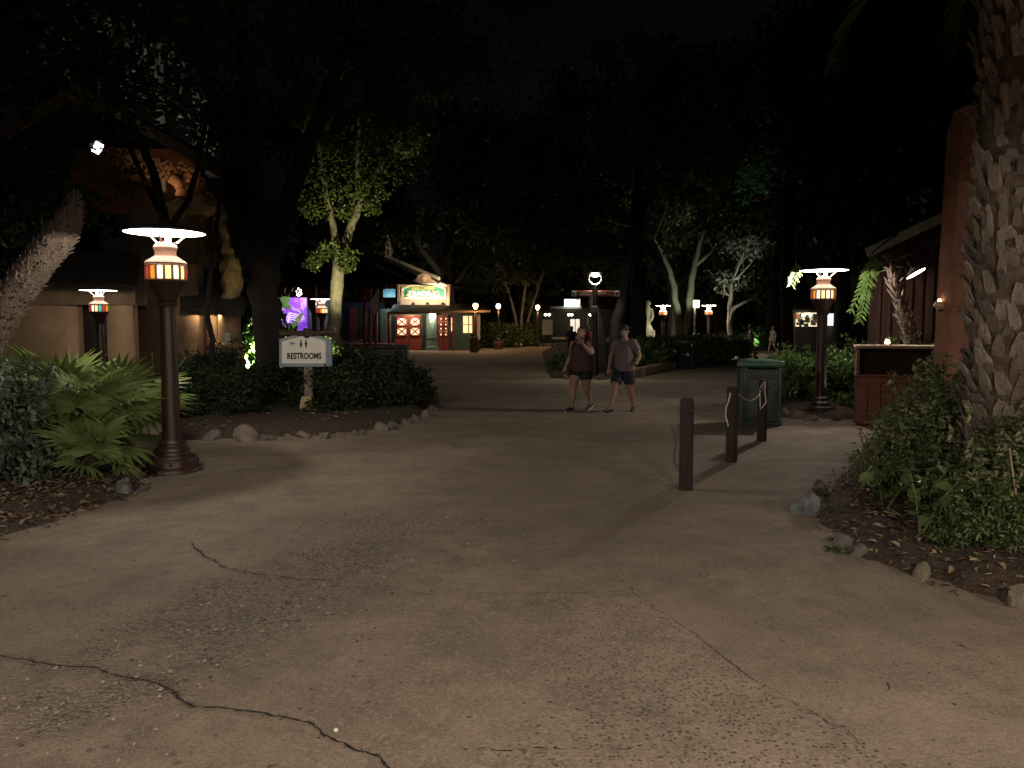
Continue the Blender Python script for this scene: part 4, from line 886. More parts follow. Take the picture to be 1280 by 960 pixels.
tree('twin_trunk_tree', 'twin-trunked tree lit green from below in the far hedge', (P(855, 430, D).x, D, .2), [
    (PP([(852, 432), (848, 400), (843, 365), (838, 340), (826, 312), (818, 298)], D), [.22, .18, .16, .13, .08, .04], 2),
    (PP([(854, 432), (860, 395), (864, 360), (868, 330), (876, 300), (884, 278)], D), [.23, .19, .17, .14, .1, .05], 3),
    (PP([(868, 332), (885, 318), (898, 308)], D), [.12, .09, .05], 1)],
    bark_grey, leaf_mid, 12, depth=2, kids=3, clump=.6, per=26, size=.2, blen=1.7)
D = 45.
tree('ornamental_tree', 'small tree with pale glinting leaves and a curved lit branch', (P(920, 430, D).x, D, .1), [
    (PP([(915, 436), (912, 410), (912, 380), (916, 350)], D), [.2, .16, .13, .08], 3),
    (PP([(912, 402), (918, 384), (932, 377), (944, 372), (951, 378)], D - .3), [.11, .1, .09, .08, .05], 0)],
    bark_grey, leaf_grey, 13, depth=2, kids=3, clump=.9, per=13, size=.26, blen=1.8)
D = 30.
tree('lit_back_tree', 'tall pale-lit foliage tree above the lodge roof', (P(205, 455, D).x, D, 0), [
    ([Vector((P(200, 460, D).x, D, 0))] + PP([(202, 300), (203, 180), (198, 100), (200, 0)], D), [.3, .26, .22, .18, .1], 3)],
    bark_grey, leaf_grey, 15, depth=2, kids=3, clump=1., per=70, size=.2, blen=2.6, extra=[(P(x, y, D), r) for x, y, r in ((170, 40, 1.3), (220, 60, 1.2), (150, 100, 1.2), (190, 130, 1.3), (235, 120, 1.2), (255, 170, 1.1), (210, 20, 1.3), (140, 20, 1.2), (240, 200, .8), (185, 90, 1.2), (160, 150, 1.0))])
D = 34.
tree('teal_lit_tree', 'dark tree whose crown catches a teal spotlight, upper right', (P(985, 440, D).x, D, 0), [
    ([Vector((P(985, 450, D).x, D, 0))] + PP([(984, 350), (986, 250), (982, 200)], D), [.28, .24, .2, .12], 3)],
    bark_dark, leaf_mid, 17, depth=2, kids=3, clump=.8, per=60, size=.2, blen=1.9, extra=[(P(x, y, D), r) for x, y, r in ((960, 190, 1.), (985, 180, .9), (1005, 190, 1.), (1010, 150, 1.), (975, 140, 1.))])
D = 27.
tree('dark_twin_tree', 'dark double-trunked tree right behind the central lamp pole', (P(760, 465, D).x, D, .2), [
    (PP([(755, 466), (752, 430), (744, 390), (736, 350), (722, 310)], D), [.24, .2, .17, .14, .08], 2),
    (PP([(766, 466), (768, 430), (774, 390), (784, 340), (800, 280)], D + .2), [.26, .22, .19, .15, .08], 2)],
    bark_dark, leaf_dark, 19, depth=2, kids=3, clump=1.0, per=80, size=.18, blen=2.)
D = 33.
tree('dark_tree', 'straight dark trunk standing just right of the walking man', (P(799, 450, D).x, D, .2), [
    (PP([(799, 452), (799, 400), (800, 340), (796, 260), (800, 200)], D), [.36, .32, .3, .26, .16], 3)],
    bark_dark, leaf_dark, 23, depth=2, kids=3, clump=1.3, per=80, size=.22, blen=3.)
D = 66.
tree('multi_stem_tree', 'thin multi-stemmed tree behind the lantern post by the store', (P(650, 428, D).x, D, .2), [
    (PP([(648, 428), (644, 395), (636, 365), (630, 350)], D), [.14, .12, .1, .06], 2), (PP([(651, 428), (652, 395), (656, 362), (660, 345)], D), [.14, .12, .1, .06], 2), (PP([(653, 428), (660, 400), (668, 375)], D), [.12, .1, .06], 2)],
    bark_grey, leaf_oak, 29, depth=1, kids=3, clump=1.3, per=90, size=.3, blen=2.4)
# dark background trees, each its own, three builds shared
def back_tree(seed):
    rg = random.Random(seed); o = tree('background_tree', 'x', (0, 0, 0), [([(0, 0, -.1), (.1, 0, 2.5), (-.1, .1, 5), (.2, 0, 7)], [.4, .34, .28, .2], 4), ([(0, 0, 3.5), (1.4, .3, 5.5), (2.4, .2, 7.5)], [.2, .16, .1], 2), ([(0, 0, 4), (-1.5, -.3, 6), (-2.6, 0, 7.8)], [.2, .16, .1], 2)],
        bark_dark, leaf_dark, seed, depth=2, kids=3, clump=1.5, per=75, size=.3, blen=3., extra=[((rg.uniform(-4.5, 4.5), rg.uniform(-3, 3), rg.uniform(4.5, 13)), rg.uniform(1.2, 2.2)) for _ in range(16)]); return o
BT = [back_tree(s) for s in (31, 37, 41)]
spots = [(560, 58, 1.3, 'dark tree looming directly behind the trading store roof'), (470, 72, 1.5, 'dark tree far behind the store finial'), (640, 84, 1.6, 'dark background tree above the far shop'), (660, 70, 1.35, 'dark background tree behind the menu board'), (900, 62, 1.4, 'dark tree behind the two far lamp posts'), (965, 56, 1.2, 'dark tree above the far stall'), (1050, 40, 1.2, 'dark tree behind the right lamp post'), (1120, 28, 1.0, 'dark tree above the timber building roof'), (780, 74, 1.6, 'dark background tree behind the pale statue'), (380, 60, 1.4, 'dark tree rising behind the mural pavilion'), (120, 34, 1.2, 'dark tree behind the left lodge'), (1190, 36, 1.3, 'dark tree behind the terracotta wall'), (840, 48, 1.15, 'dark tree behind the twin-trunk tree'), (1000, 80, 1.7, 'far dark tree beyond the stall')]
for i, (px, d, s, lab) in enumerate(spots):
    o = BT[i] if i < 3 else copy_tree(BT[i % 3]); p = P(px, 420, d); o.location = (p.x, d, 0); o.scale = (s, s, s * (.95 + .1 * (i % 3))); o.rotation_euler.z = i * 2.1; tag(o, lab, 'tree', 'dark background trees')
rg2 = random.Random(5); cl = [((x + rg2.uniform(-2, 2), 105 + rg2.uniform(-6, 6), rg2.uniform(0, 16)), (3.4, 3, 2.6)) for x in range(-110, 112, 2) for _ in range(3)]
tag(link('distant_woods', foliage('distant_woods', cl, 75, .9, 77, shape=4), leaf_dark), 'distant black wood closing off the far plaza', 'woods', kind='stuff')

# up-lights that the lit trees and plants show
def uplight(px, py, d, energy, col, aim, spot, label, z=.12):
    p = P(px, py, d); o = empty('ground_spotlight', (p.x, d, z), 0, label, 'spotlight', 'ground spotlights'); ax = Vector(aim).normalized()
    MB().lathe([(.05, -.1), (.075, -.06), (.08, .1), (.088, .11)], 12, axis=ax).build('housing', metal_dark, o, smooth=True); MB().tube([(0, 0, -z), (0, 0, -.05)], .015, 6).build('spike', metal_dark, o)
    MB().lathe([(.001, .0), (.072, .0)], 12, c=ax * .085, axis=ax, closed=False).build('lens', E('spot_lens', (1, .9, .6), 6), o)
    lamp_light('beam', o, ax * .13, energy, col, .05, spot, aim); return o
uplight(432, 452, 22.2, 1050, (1, .9, .45), (-.09, .8, .8), 48, 'hidden spotlight washing the pale tree right of the restrooms sign', .35)
uplight(405, 445, 22.5, 420, (1, .93, .5), (.12, .8, .8), 50, 'hidden spotlight lighting the pale tree crown from the left', .35)
uplight(872, 434, 35.6, 260, (.75, 1, .65), (-.2, .75, 1), 56, 'hidden spotlight below the twin-trunk tree', 1.15)
uplight(925, 434, 42.5, 550, (1, 1, .9), (-.05, .4, 1), 55, 'hidden spotlight below the small glinting tree', .5)
uplight(195, 440, 26., 1500, (.95, 1, .85), (.0, .55, 1.5), 66, 'hidden spotlight behind the lodge lighting the tall tree', .4)
uplight(990, 440, 29., 420, (.45, 1, .85), (.0, .6, 1), 17, 'hidden teal spotlight aimed at the upper right crown', .3)
uplight(306, 462, 23.2, 2000, (.85, 1, .6), (0, 1.2, .75), 62, 'hidden spotlight on the leaves beside the lodge column', .3)
uplight(946, 436, 52., 160, (.7, 1, .6), (0, 1.2, .5), 60, 'hidden spotlight on the bright bush by far walkers', .2)
uplight(428, 458, 23.6, 60, (1, .95, .6), (.02, .25, .8), 120, 'hidden spotlight in the low leaves beside the restrooms sign', .12)
uplight(1085, 455, 14.6, 22, (.9, 1, .8), (-.3, .2, .8), 130, 'hidden spotlight in the shrub right of the red lamp post', .3)

# ------------------------------------------------------------------ shrubs
SHR['hedge'] = shrub_meshes(51, .95, .8, .85, 60, 95, .085, .5, 6, .26)
SHR['loose'] = shrub_meshes(52, .8, .8, 1.0, 44, 60, .095, .42, 6, .24)
SHR['dense'] = shrub_meshes(53, .75, .7, .8, 52, 130, .06, .6, 6, .22)
SHR['airy'] = shrub_meshes(55, .8, .75, 1.05, 84, 62, .066, .48, 6, .19, 24, 34)
leaf_shrub = LEAF('leaf_shrub', (.075, .1, .045), (.22, .25, .12), .5)
SHR['far'] = shrub_meshes(54, 1., .9, .9, 46, 70, .16, .55, 4, .32, 9, 0)
sb = 'dark shrubs in the restrooms sign bed'
i = 0
for px, d, s, sz in [(235, 13.6, .8, .85), (258, 14.6, .85, .9), (285, 13.9, .85, .9), (312, 15., .85, .85), (334, 15.8, .8, .95), (400, 15.2, .8, .9), (425, 14.6, .9, .9), (452, 15.6, .95, .9), (478, 15.2, .95, .95), (488, 16.8, .9, .95), (506, 16.2, .75, .9), (362, 16.6, .75, .95), (440, 17.6, 1., 1.), (270, 17., .9, 1.05), (232, 16.4, .9, 1.)]:
    p = P(px, 500, d); shrub(('hedge', 'loose', 'dense')[i % 3], (p.x, d, bed_sign.z(p.x, d) - .02), i * 1.3, s, {0: 'dark shrub nearest the left lamp post in the sign bed', 10: 'dark shrub at the right tip of the sign bed'}.get(i, 'dim low shrub in the mass around the restrooms sign'), sb, leaf_dark, sz=sz); i += 1
p = P(428, 450, 24.); shrub('loose', (p.x, 24., .1), 1., .95, 'bright lit bush at the foot of the pale lit tree', None, leaf_bright)
p = P(306, 440, 24.6)
for k, (px, sc_) in enumerate(((300, 1.25), (312, 1.5))):
    q = P(px, 440, 24.6 + .6 * k); shrub('far', (q.x, q.y, 0), k, sc_, ('glaring green bush between lodge column and dark tree', 'taller glaring green bush against the dark tree')[k], None, leaf_bright, sz=1.5)
# right lamp: green shrubs
for k, (px, d, s, lab) in enumerate([(1000, 16.6, .9, 'bright green shrub left of the red lamp post on the right'), (1052, 16.4, .95, 'bright green shrub between the red lamp post and wooden counter'), (1030, 18., 1.0, 'green shrub directly behind the red lamp post on the right'), (985, 18.6, .9, 'green shrub behind the large green bin'), (1075, 18.5, 1.1, 'green shrub rising behind the wooden counter'), (1160, 15.8, 1.35, 'pale-lit bush behind counter beside the terracotta wall')]):
    p = P(px, 480, d); shrub(('loose', 'hedge', 'dense')[k % 3], (p.x, d, .1), k * 1.7, s, lab, 'green shrubs round the right lamp post', leaf_bright)
# right foreground shrubs
for k, (px, d, s, kd, lab, lf) in enumerate([(1180, 8.4, .92, 'airy', 'tall loose pale-leaved shrub in front of the wooden counter', leaf_shrub), (1212, 7.4, .88, 'airy', 'leafy shrub against the left foot of the big palm', leaf_shrub), (1262, 5.9, .68, 'airy', 'leafy shrub in front of the big palm trunk', leaf_shrub), (1118, 7.4, .5, 'airy', 'low trailing shrub behind the rounded grey boulder', leaf_shrub), (1235, 5.5, .42, 'hedge', 'low green plant at the right bed edge under the palm', leaf_mid), (1300, 6.0, .8, 'airy', 'shrub cut by the right picture edge beside the palm', leaf_shrub), (1175, 6.9, .5, 'hedge', 'low dark shrub between the broad-leaved plant and the palm', leaf_mid)]):
    p = P(px, 600, d); shrub(kd, (p.x, d, bed_right.z(p.x, d) - .03), 1 + k * 2.2, s, lab, 'shrubs of the right foreground bed', lf)
# left grey-green shrub
for k, (px, d, s, lab) in enumerate([(8, 8.4, .95, 'grey-green small-leaved shrub at the left picture edge'), (-40, 8.0, 1.1, 'grey-green shrub mostly beyond the left picture edge')]):
    p = P(px, 560, d); shrub('dense', (p.x, d, .05), k * 2 + .4, s, lab, None, leaf_grey, sz=1.25)
# hedges of the centre bed
hg = 'clipped hedge shrubs of the central bed'
for k, (px, d) in enumerate([(706, 28.5), (735, 28.), (760, 28.2), (782, 29), (800, 29.5), (816, 31.6), (832, 33.2), (812, 33.5), (840, 34.5), (790, 33), (862, 36.5), (880, 36), (897, 36.5), (910, 38), (870, 39), (895, 40), (765, 33), (854, 35.6)]):
    p = P(px, 440, d); shrub('far', (p.x, d, .2), k * 1.9, 1.05 if k not in (0, 1) else .6, (('left small plant at the foot of the central lamp pole', 'right small plant at the foot of the central lamp pole')[k] if k < 2 else 'far clipped hedge shrub right of the small bin' if 10 <= k <= 15 else 'clipped hedge shrub in the row behind the walking man'), hg, leaf_mid, sz=.95)
for k, (px, d, s, lab) in enumerate([(612, 62, 1.9, 'round dark bush beside the lantern post by the store'), (634, 64, 1.8, 'dark bush right of the lantern post by the store'), (656, 66, 1.8, 'orange-tinged bush left of the far lantern post'), (576, 40, .01, '')]):
    if lab: p = P(px, 425, d); shrub('far', (p.x, d, .1), k, s, lab, None, leaf_mid, sz=.95)
p = P(942, 430, 54); shrub('far', (p.x, 54, 0), .4, 1.3, 'bright green bush beyond the far strolling person', None, leaf_bright, sz=1.2)
for k, (px, d) in enumerate(((905, 52), (925, 56), (965, 58))):
    p = P(px, 430, d); shrub('far', (p.x, d, 0), k + 2., 1.3, 'dark bush in the row beyond the far walkers', 'dark bushes far behind', leaf_dark)

# ------------------------------------------------------------------ broad-leaved plant, big leaves each a part (right bed)
bl = MB(); 
for sgn in (1, -1):
    k = len(bl.v); bl.v += [(0, 0, 0), (sgn * .32, .3, .08), (sgn * .36, .6, .05), (0, 1, -.12), (0, .5, 0)]; bl.f += [(k, k + 1, k + 4), (k + 1, k + 2, k + 4), (k + 2, k + 3, k + 4)]
blm = bl.mesh('leaf', True)
def broad_plant(px, py, h, n, label, seed, spread=.35):
    g = G(px, py); rg = random.Random(seed); o = empty('broad_leaved_plant', (g.x, g.y, bed_right.z(g.x, g.y)), 0, label, 'plant')
    for s in range(max(3, n // 9)):
        a = rg.uniform(0, 6.28); tip = Vector((math.cos(a) * spread * rg.uniform(.4, 1), math.sin(a) * spread * rg.uniform(.4, 1), h * rg.uniform(.6, 1))); MB().tube([(0, 0, -.02), tip * .5 + Vector((0, 0, .05)), tip], [.008, .006, .003], 5).build('stem', M('petiole', (.12, .16, .06), .6), o)
        for k in range(9):
            t = .25 + .75 * k / 8; q = tip * t + Vector((0, 0, .05 * (1 - t))); aa = k * 2.4 + a; l = link('leaf', blm, leaf_mid, o, q, (rg.uniform(-.9, .9), rg.uniform(-.7, .7), aa)); z_ = rg.uniform(.08, .15) * (.6 if spread < .2 else 1); l.scale = (z_, z_, z_)
broad_plant(1150, 690, .5, 36, 'plant with large oval leaves at the front of the right bed', 3)
broad_plant(1235, 705, .42, 36, 'dark broad-leaved plant low under the palm trunk', 4)
broad_plant(1105, 655, .4, 27, 'broad-leaved sprig behind the flat-topped stone', 5)
broad_plant(1046, 690, .1, 27, 'small weed growing between the right edging stones', 6, .12)
tw_ = MB(); rg = random.Random(8)
for (a, b_, c_) in (((1262, 560), (1270, 620), (1240, 650)), ((1278, 590), (1262, 625), (1265, 660)), ((1290, 610), (1265, 630), (1225, 645))): tw_.tube([P(*a, 5.6), P(*b_, 5.5), P(*c_, 5.45)], [.006, .009, .006], 5)
tag(tw_.build('bare_twigs', M('twig', (.34, .25, .17), .8)), 'pale bare twigs crossing the shrub below the palm trunk', 'twigs')

# ------------------------------------------------------------------ fan palms on the left
def fan_mesh(seed, seg=22, r=.62):
    rg = random.Random(seed); m = MB(); 
    for k in range(seg):
        a = R(-125 + 250 * k / (seg - 1)); L = r * (.72 + .28 * math.cos(a * .6)) * rg.uniform(.93, 1.06); w_ = .044; d = Vector((math.sin(a), math.cos(a), 0)); s = Vector((d.y, -d.x, 0))
        def q(t, wd, up): p = d * (L * t); return p + s * wd + Vector((0, 0, up - .28 * L * t * t * t * rg.uniform(.8, 1.3) * (1 if t > .5 else .4)))
        b0 = len(m.v); m.v += [q(.0, 0, 0), q(.35, w_, .0), q(.35, 0, .028), q(.35, -w_, .0), q(.68, w_ * .7, 0), q(.68, 0, .02), q(.68, -w_ * .7, 0), q(1., 0, 0)]
        m.f += [(b0, b0 + 1, b0 + 2), (b0, b0 + 2, b0 + 3), (b0 + 1, b0 + 4, b0 + 5, b0 + 2), (b0 + 2, b0 + 5, b0 + 6, b0 + 3), (b0 + 4, b0 + 7, b0 + 5), (b0 + 5, b0 + 7, b0 + 6)]
    me = m.mesh('frond', False); return me
FM = [fan_mesh(s) for s in (1, 2, 3)]
def fan_palm(px, d, n, label, seed, h=.75, s=1.):
    p = P(px, 500, d); o = empty('fan_palm', (p.x, d, bed_palm.z(p.x, d)), 0, label, 'palm'); rg = random.Random(seed); st_ = MB()
    for k in range(n):
        a = k * 2.4 + rg.uniform(-.3, .3); el = R(rg.uniform(18, 80)); L = h * rg.uniform(.7, 1.15)
        dr = Vector((math.cos(a) * math.cos(el), math.sin(a) * math.cos(el), math.sin(el))); tip = dr * L
        pt = MB(); pt.tube([(0, 0, .02), tip * .5 + Vector((0, 0, .04)), tip], [.014, .01, .007], 5)
        # frond plane: local +Y outwards, drooping
        y = (dr + Vector((0, 0, -.35))).normalized(); x = y.cross(Vector((0, 0, 1))).normalized(); z = x.cross(y); mt = Matrix((x, y, z)).transposed().to_4x4()
        l = link('frond', FM[k % 3], leaf_palm, o); sc_ = s * rg.uniform(.8, 1.15); l.matrix_local = Matrix.Translation(tip) @ mt @ Matrix.Rotation(rg.uniform(-.5, .5), 4, 'Y') @ Matrix.Scale(sc_, 4)
        q = pt.build('petiole', M('petiole', (.12, .16, .06), .6), l); q.matrix_local = l.matrix_local.inverted()
    MB().tube([(0, 0, -.05), (0, 0, .25)], [.1, .06], 8).build('stem', bark_dark, o); return o
fan_palm(108, 9.0, 17, 'fan palm with broad pleated fronds left of the lamp post', 1, .8, .9)
fan_palm(75, 9.8, 13, 'second fan palm behind, nearer the leaning palm trunk', 2, .95, .9)
fan_palm(150, 10.4, 11, 'fan palm just behind the left lamp post', 3, .8, .8)
fan_palm(110, 8.2, 8, 'low drooping fan palm at the front of the left bed', 4, .36, .65)

# ------------------------------------------------------------------ boot-covered palms
def boot_mesh(seed, w_=.11, h=.24):
    rg = random.Random(seed); m = MB(); pr = []
    for j, (z, sx, sy, out) in enumerate(((-.02, 1.2, .5, -.02), (h * .35, 1.25, .6, .03), (h * .75, .95, .45, .065), (h, .7 + rg.uniform(-.15, .15), .28, .075 + rg.uniform(0, .035)))):
        for k in range(6):
            a = math.pi * 2 * k / 6; pr.append((out + math.cos(a) * sy * w_ * .5, math.sin(a) * sx * w_ * .5, z + rg.uniform(-.008, .008) + (.02 * math.sin(a * 2 + seed) if j == 3 else 0)))
    fs = [(j * 6 + k, j * 6 + (k + 1) % 6, (j + 1) * 6 + (k + 1) % 6, (j + 1) * 6 + k) for j in range(3) for k in range(6)] + [(18, 19, 20, 21, 22, 23)]
    return m.add(pr, fs).mesh('boot')
boot_m = [M('boot_a', (.19, .15, .122), .95, .5, 9, .8, stretch=(1, 1, .4)), M('boot_b', (.13, .1, .082), .95, .5, 9, .8, stretch=(1, 1, .4)), M('boot_c', (.24, .195, .16), .95, .5, 9, .8, stretch=(1, 1, .4))]
BM = [boot_mesh(s, .11 * (.8 + .1 * s), .24 * (1.25 - .1 * s)) for s in range(6)]
def palm(name, label, pts, rad, ring, pitch, bs, seed, facing=None, limit=290, crown=None, zmin=0.):
    b = Vector(pts[0]); o = empty(name, b, 0, label, 'palm'); pts = [Vector(p) - b for p in pts]; MB().tube([pts[0] - Vector((0, 0, .1))] + pts[1:], [r * 1.0 for r in rad], 16).build('trunk', M('palm_fibre', (.1, .075, .055), .95, .5, 10, 1.), o, smooth=True)
    Ls = [0]; 
    for i in range(len(pts) - 1): Ls.append(Ls[-1] + (pts[i + 1] - pts[i]).length)
    rg = random.Random(seed); z = .12; row = 0; cnt = 0; rest = MB()
    while z < Ls[-1] - .05:
        i = max(k for k in range(len(Ls) - 1) if Ls[k] <= z); t = (z - Ls[i]) / (Ls[i + 1] - Ls[i]); c = pts[i].lerp(pts[i + 1], t); ax = (pts[i + 1] - pts[i]).normalized(); r = rad[i] * (1 - t) + rad[i + 1] * t
        qa = Vector((0, 0, 1)).rotation_difference(ax)
        for k in range(ring):
            a = 2 * math.pi * (k + .5 * (row % 2)) / ring + rg.uniform(-.06, .06); outv = qa @ Vector((math.cos(a), math.sin(a), 0)); pos = c + outv * (r - .01) + ax * rg.uniform(-.02, .02)
            mt = Matrix.Translation(pos) @ (qa.to_matrix().to_4x4()) @ Matrix.Rotation(a, 4, 'Z') @ Matrix.Rotation(rg.uniform(-.2, .25), 4, 'Y') @ Matrix.Rotation(rg.uniform(-.2, .2) * (2.5 if bs < .5 else 1.2), 4, 'X') @ Matrix.Diagonal((bs * rg.uniform(.6, 1.25), bs * rg.uniform(.7, 1.3), bs * rg.uniform(.55, 1.3), 1))
            me = BM[rg.randrange(6)]
            if rg.random() < .13: continue
            if outv.dot(facing) > .05 and z > zmin and cnt < limit:
                l = link('boot', me, boot_m[0], o); l.matrix_local = mt; l.material_slots[0].link = 'OBJECT'; l.material_slots[0].material = boot_m[rg.randrange(3)]; cnt += 1
            else: rest.add([mt @ v.co for v in me.vertices], [tuple(p.vertices) for p in me.polygons])
        z += pitch * rg.uniform(.92, 1.08); row += 1
    if rest.v: tag(rest.build('back_boots', boot_m[1], o), kind='stuff')
    if crown: crown(o, pts[-1], rg)
    return o
def feather_mesh(L=2.6, seed=1, n=44, droop=1., ll=.42):
    rg = random.Random(seed); m = MB(); pth = []
    for i in range(13):
        t = i / 12; pth.append(Vector((0, L * t * (1 - .18 * t * t), .5 * L * t * (.55 - droop * .75 * t))))
    m.tube(pth, [.022 * (1 - .85 * i / 12) for i in range(13)], 5)
    for k in range(n):
        t = .12 + .88 * k / n; i = min(11, int(t * 12)); c = pth[i].lerp(pth[i + 1], t * 12 - i); tg = (pth[i + 1] - pth[i]).normalized()
        for sg in (1, -1):
            d = (Vector((sg, 0, 0)) * .8 + tg * .75 + Vector((0, 0, -.35 + rg.uniform(-.15, .15)))).normalized(); l_ = ll * math.sin(math.pi * min(1, t * .8 + .15)) * rg.uniform(.85, 1.1); up_ = d.cross(tg).normalized() * .014
            b0 = len(m.v); m.v += [c + up_, c - up_, c + d * l_ * .6 - up_ * .8 + Vector((0, 0, -.02)), c + d * l_ + Vector((0, 0, -.07)), c + d * l_ * .6 + up_ * .8 + Vector((0, 0, -.02))]; m.f += [(b0, b0 + 1, b0 + 2, b0 + 4), (b0 + 4, b0 + 2, b0 + 3)]
    return m.mesh('frond')
FE = [feather_mesh(2.6, 1), feather_mesh(2.4, 2, droop=1.25)]
def feather_crown(n, s, lf, mesh=FE, el=(-.5, 1.)):
    elr = el
    def f(o, top, rg):
        for k in range(n):
            a = k * 2.4; l = link('frond', mesh[k % len(mesh)], lf, o); el = rg.uniform(*elr); l.matrix_local = Matrix.Translation(top) @ Matrix.Rotation(a, 4, 'Z') @ Matrix.Rotation(el, 4, 'X') @ Matrix.Scale(s * rg.uniform(.85, 1.1), 4)
    return f
bx = P(1262, 600, 6.6)
palm('palm_tree', 'big rough palm trunk covered in old leaf bases at right edge', [(bx.x, 6.6, 0), (bx.x - .01, 6.6, 1.5), (bx.x - .02, 6.6, 3.4), (bx.x - .03, 6.6, 5.6)], [.34, .35, .34, .33], 16, .105, .7, 3, Vector((-.35, -1, 0)).normalized(), 295, feather_crown(16, 1.1, leaf_mid), .55)
lp = [P(-52, 505, 9.6), P(-20, 430, 9.6), P(12, 376, 9.6), P(45, 332, 9.6), P(76, 294, 9.6), P(88, 274, 9.65), P(93, 258, 9.7), P(95, 240, 9.8)]; lp[0].z = 0.05
palm('leaning_palm', 'leaning shaggy palm trunk at the left edge above the shrubs', lp, [.22, .21, .2, .19, .18, .15, .09, .03], 14, .06, .27, 5, Vector((.5, -1, 0)).normalized(), 240, None)
q = P(1130, 455, 14.2)
palm('small_palm', 'small bare palm trunk lit behind the wooden counter', [(q.x + .2, 14.4, .1), P(1140, 428, 14.4), P(1130, 395, 14.4), P(1120, 355, 14.4), P(1114, 335, 14.4)], [.13, .12, .11, .1, .08], 7, .1, .6, 7, Vector((-.2, -1, 0)).normalized(), 120, feather_crown(9, .22, leaf_dark))

# hanging fronds beside the right lamp, lit by it
hf = MB(); 
def spray(mb, p0, p1, n, ll, seed):
    rg = random.Random(seed); p0, p1 = Vector(p0), Vector(p1); md = p0.lerp(p1, .5) + Vector((.08, 0, .1)); pth = [p0.lerp(md, t).lerp(md.lerp(p1, t), t) for t in np.linspace(0, 1, 9)]; mb.tube(pth, [.012 * (1 - .08 * i) for i in range(9)], 5)
    for k in range(n):
        t = .1 + .9 * k / n; i = min(7, int(t * 8)); c = pth[i].lerp(pth[i + 1], t * 8 - i); tg = (pth[i + 1] - pth[i]).normalized()
        for sg in (1, -1):
            d = (Vector((sg * .75, rg.uniform(-.3, .3), 0)) + tg * .9).normalized(); sd = d.cross(Vector((0, 1, 0))).normalized() * ll * .09; l_ = ll * rg.uniform(.8, 1.15) * (1 - .4 * t); b0 = len(mb.v)
            mb.v += [c, c + d * l_ * .4 + sd, c + d * l_, c + d * l_ * .4 - sd]; mb.f += [(b0, b0 + 1, b0 + 2, b0 + 3)]
hang = Thing('hanging_branch', 'long drooping leaf sprays hanging right of the red lamp disc', 'branch', P(1085, 325, 15.4))
for k, (a, b_, n_) in enumerate((((1088, 318), (1074, 404), 16), ((1090, 326), (1062, 392), 10), ((1092, 316), (1082, 372), 10))): h_ = MB(); spray(h_, P(*a, 15.3 + .1 * k), P(*b_, 15.2 + .1 * k), n_, .28, k); hang.part('leaf_spray', h_, leaf_bright)
hang.part('twig', MB().tube([P(1088, 318, 15.4), P(1110, 300, 16), P(1135, 285, 17)], [.012, .02, .03], 6), bark_dark)
hang = Thing('hanging_branch', 'short leaf tuft hanging left of the red lamp disc', 'branch', P(990, 335, 15.2))
h_ = MB(); spray(h_, P(995, 328, 15.2), P(988, 358, 15.1), 9, .24, 9); hang.part('leaf_spray', h_, leaf_bright); hang.part('twig', MB().tube([P(995, 328, 15.2), P(1000, 300, 15.8), P(1010, 260, 17)], [.01, .015, .02], 6), bark_dark)
# ------------------------------------------------------------------ restrooms sign
g = G(384, 520); sg = Thing('restrooms_sign', 'pale restrooms sign on a post with carved wood top', 'sign', (g.x, g.y, .1)); d = g.y
def xz(px, py, dd=d): p = P(px, py, dd); return (p.x, p.z)
sg.part('plinth', MB().add([(xz(x, y)[0], yy, xz(x, y)[1]) for yy in (d - .12, d + .12) for x, y in ((374, 521), (393, 521), (391, 495), (379, 495))], [(0, 1, 2, 3), (7, 6, 5, 4), (0, 4, 5, 1), (1, 5, 6, 2), (2, 6, 7, 3), (3, 7, 4, 0)]), M('plinth_sandstone', (.4, .3, .17), .9, .2, 4, .3))
sg.part('post', facing_box(380, 452, 390, 497, d - .06, .13, bev=.015), M('post_grey', (.19, .16, .13), .85, .35, 6, .4, stretch=(3, 3, .5)))
pl = [(351, 458), (413, 458), (413, 424), (405, 421), (384, 415), (362, 421), (351, 424)]
sg.part('board_frame', MB().prism([xz(*p) for p in pl], d - .1, d - .04), M('sign_bluegrey', (.24, .3, .33), .7, .15, 5, .1))
pl = [(355, 454), (409, 454), (409, 427), (404, 424.5), (384, 419), (363, 424.5), (355, 427)]
sg.part('board_face', MB().prism([xz(*p) for p in pl], d - .125, d - .095), M('sign_cream_face', (.74, .72, .66), .65, .06, 4, .05))
sg.part('board_side', facing_box(350, 424, 352.5, 460, d - .115, .09, bev=.006), M('sign_bluegrey', (.24, .3, .33))); sg.part('board_side', facing_box(411.5, 424, 414, 460, d - .115, .09, bev=.006), M('sign_bluegrey', (.24, .3, .33)))
tx = text_mesh('RESTROOMS', .158, .004, .72, .006); x_, z_ = xz(382.5, 445); sg.mesh('lettering', tx, black, (x_, d - .128, z_))
def pict(px, woman):
    m = MB(); x, z = xz(px, 429.5); m.ell((x, d - .127, z + .055), (.018, .006, .018), 8, 6)
    if woman: m.prism([(x - .012, z + .03), (x + .012, z + .03), (x + .032, z - .03), (x + .012, z - .03), (x + .012, z - .075), (x - .012, z - .075), (x - .012, z - .03), (x - .032, z - .03)], d - .131, d - .124)
    else: m.prism([(x - .024, z + .03), (x + .024, z + .03), (x + .024, z - .02), (x + .014, z - .02), (x + .014, z - .075), (x - .014, z - .075), (x - .014, z - .02), (x - .024, z - .02)], d - .131, d - .124)
    sg.part('pictogram', m, black)
pict(378.5, True); pict(384.8, False)
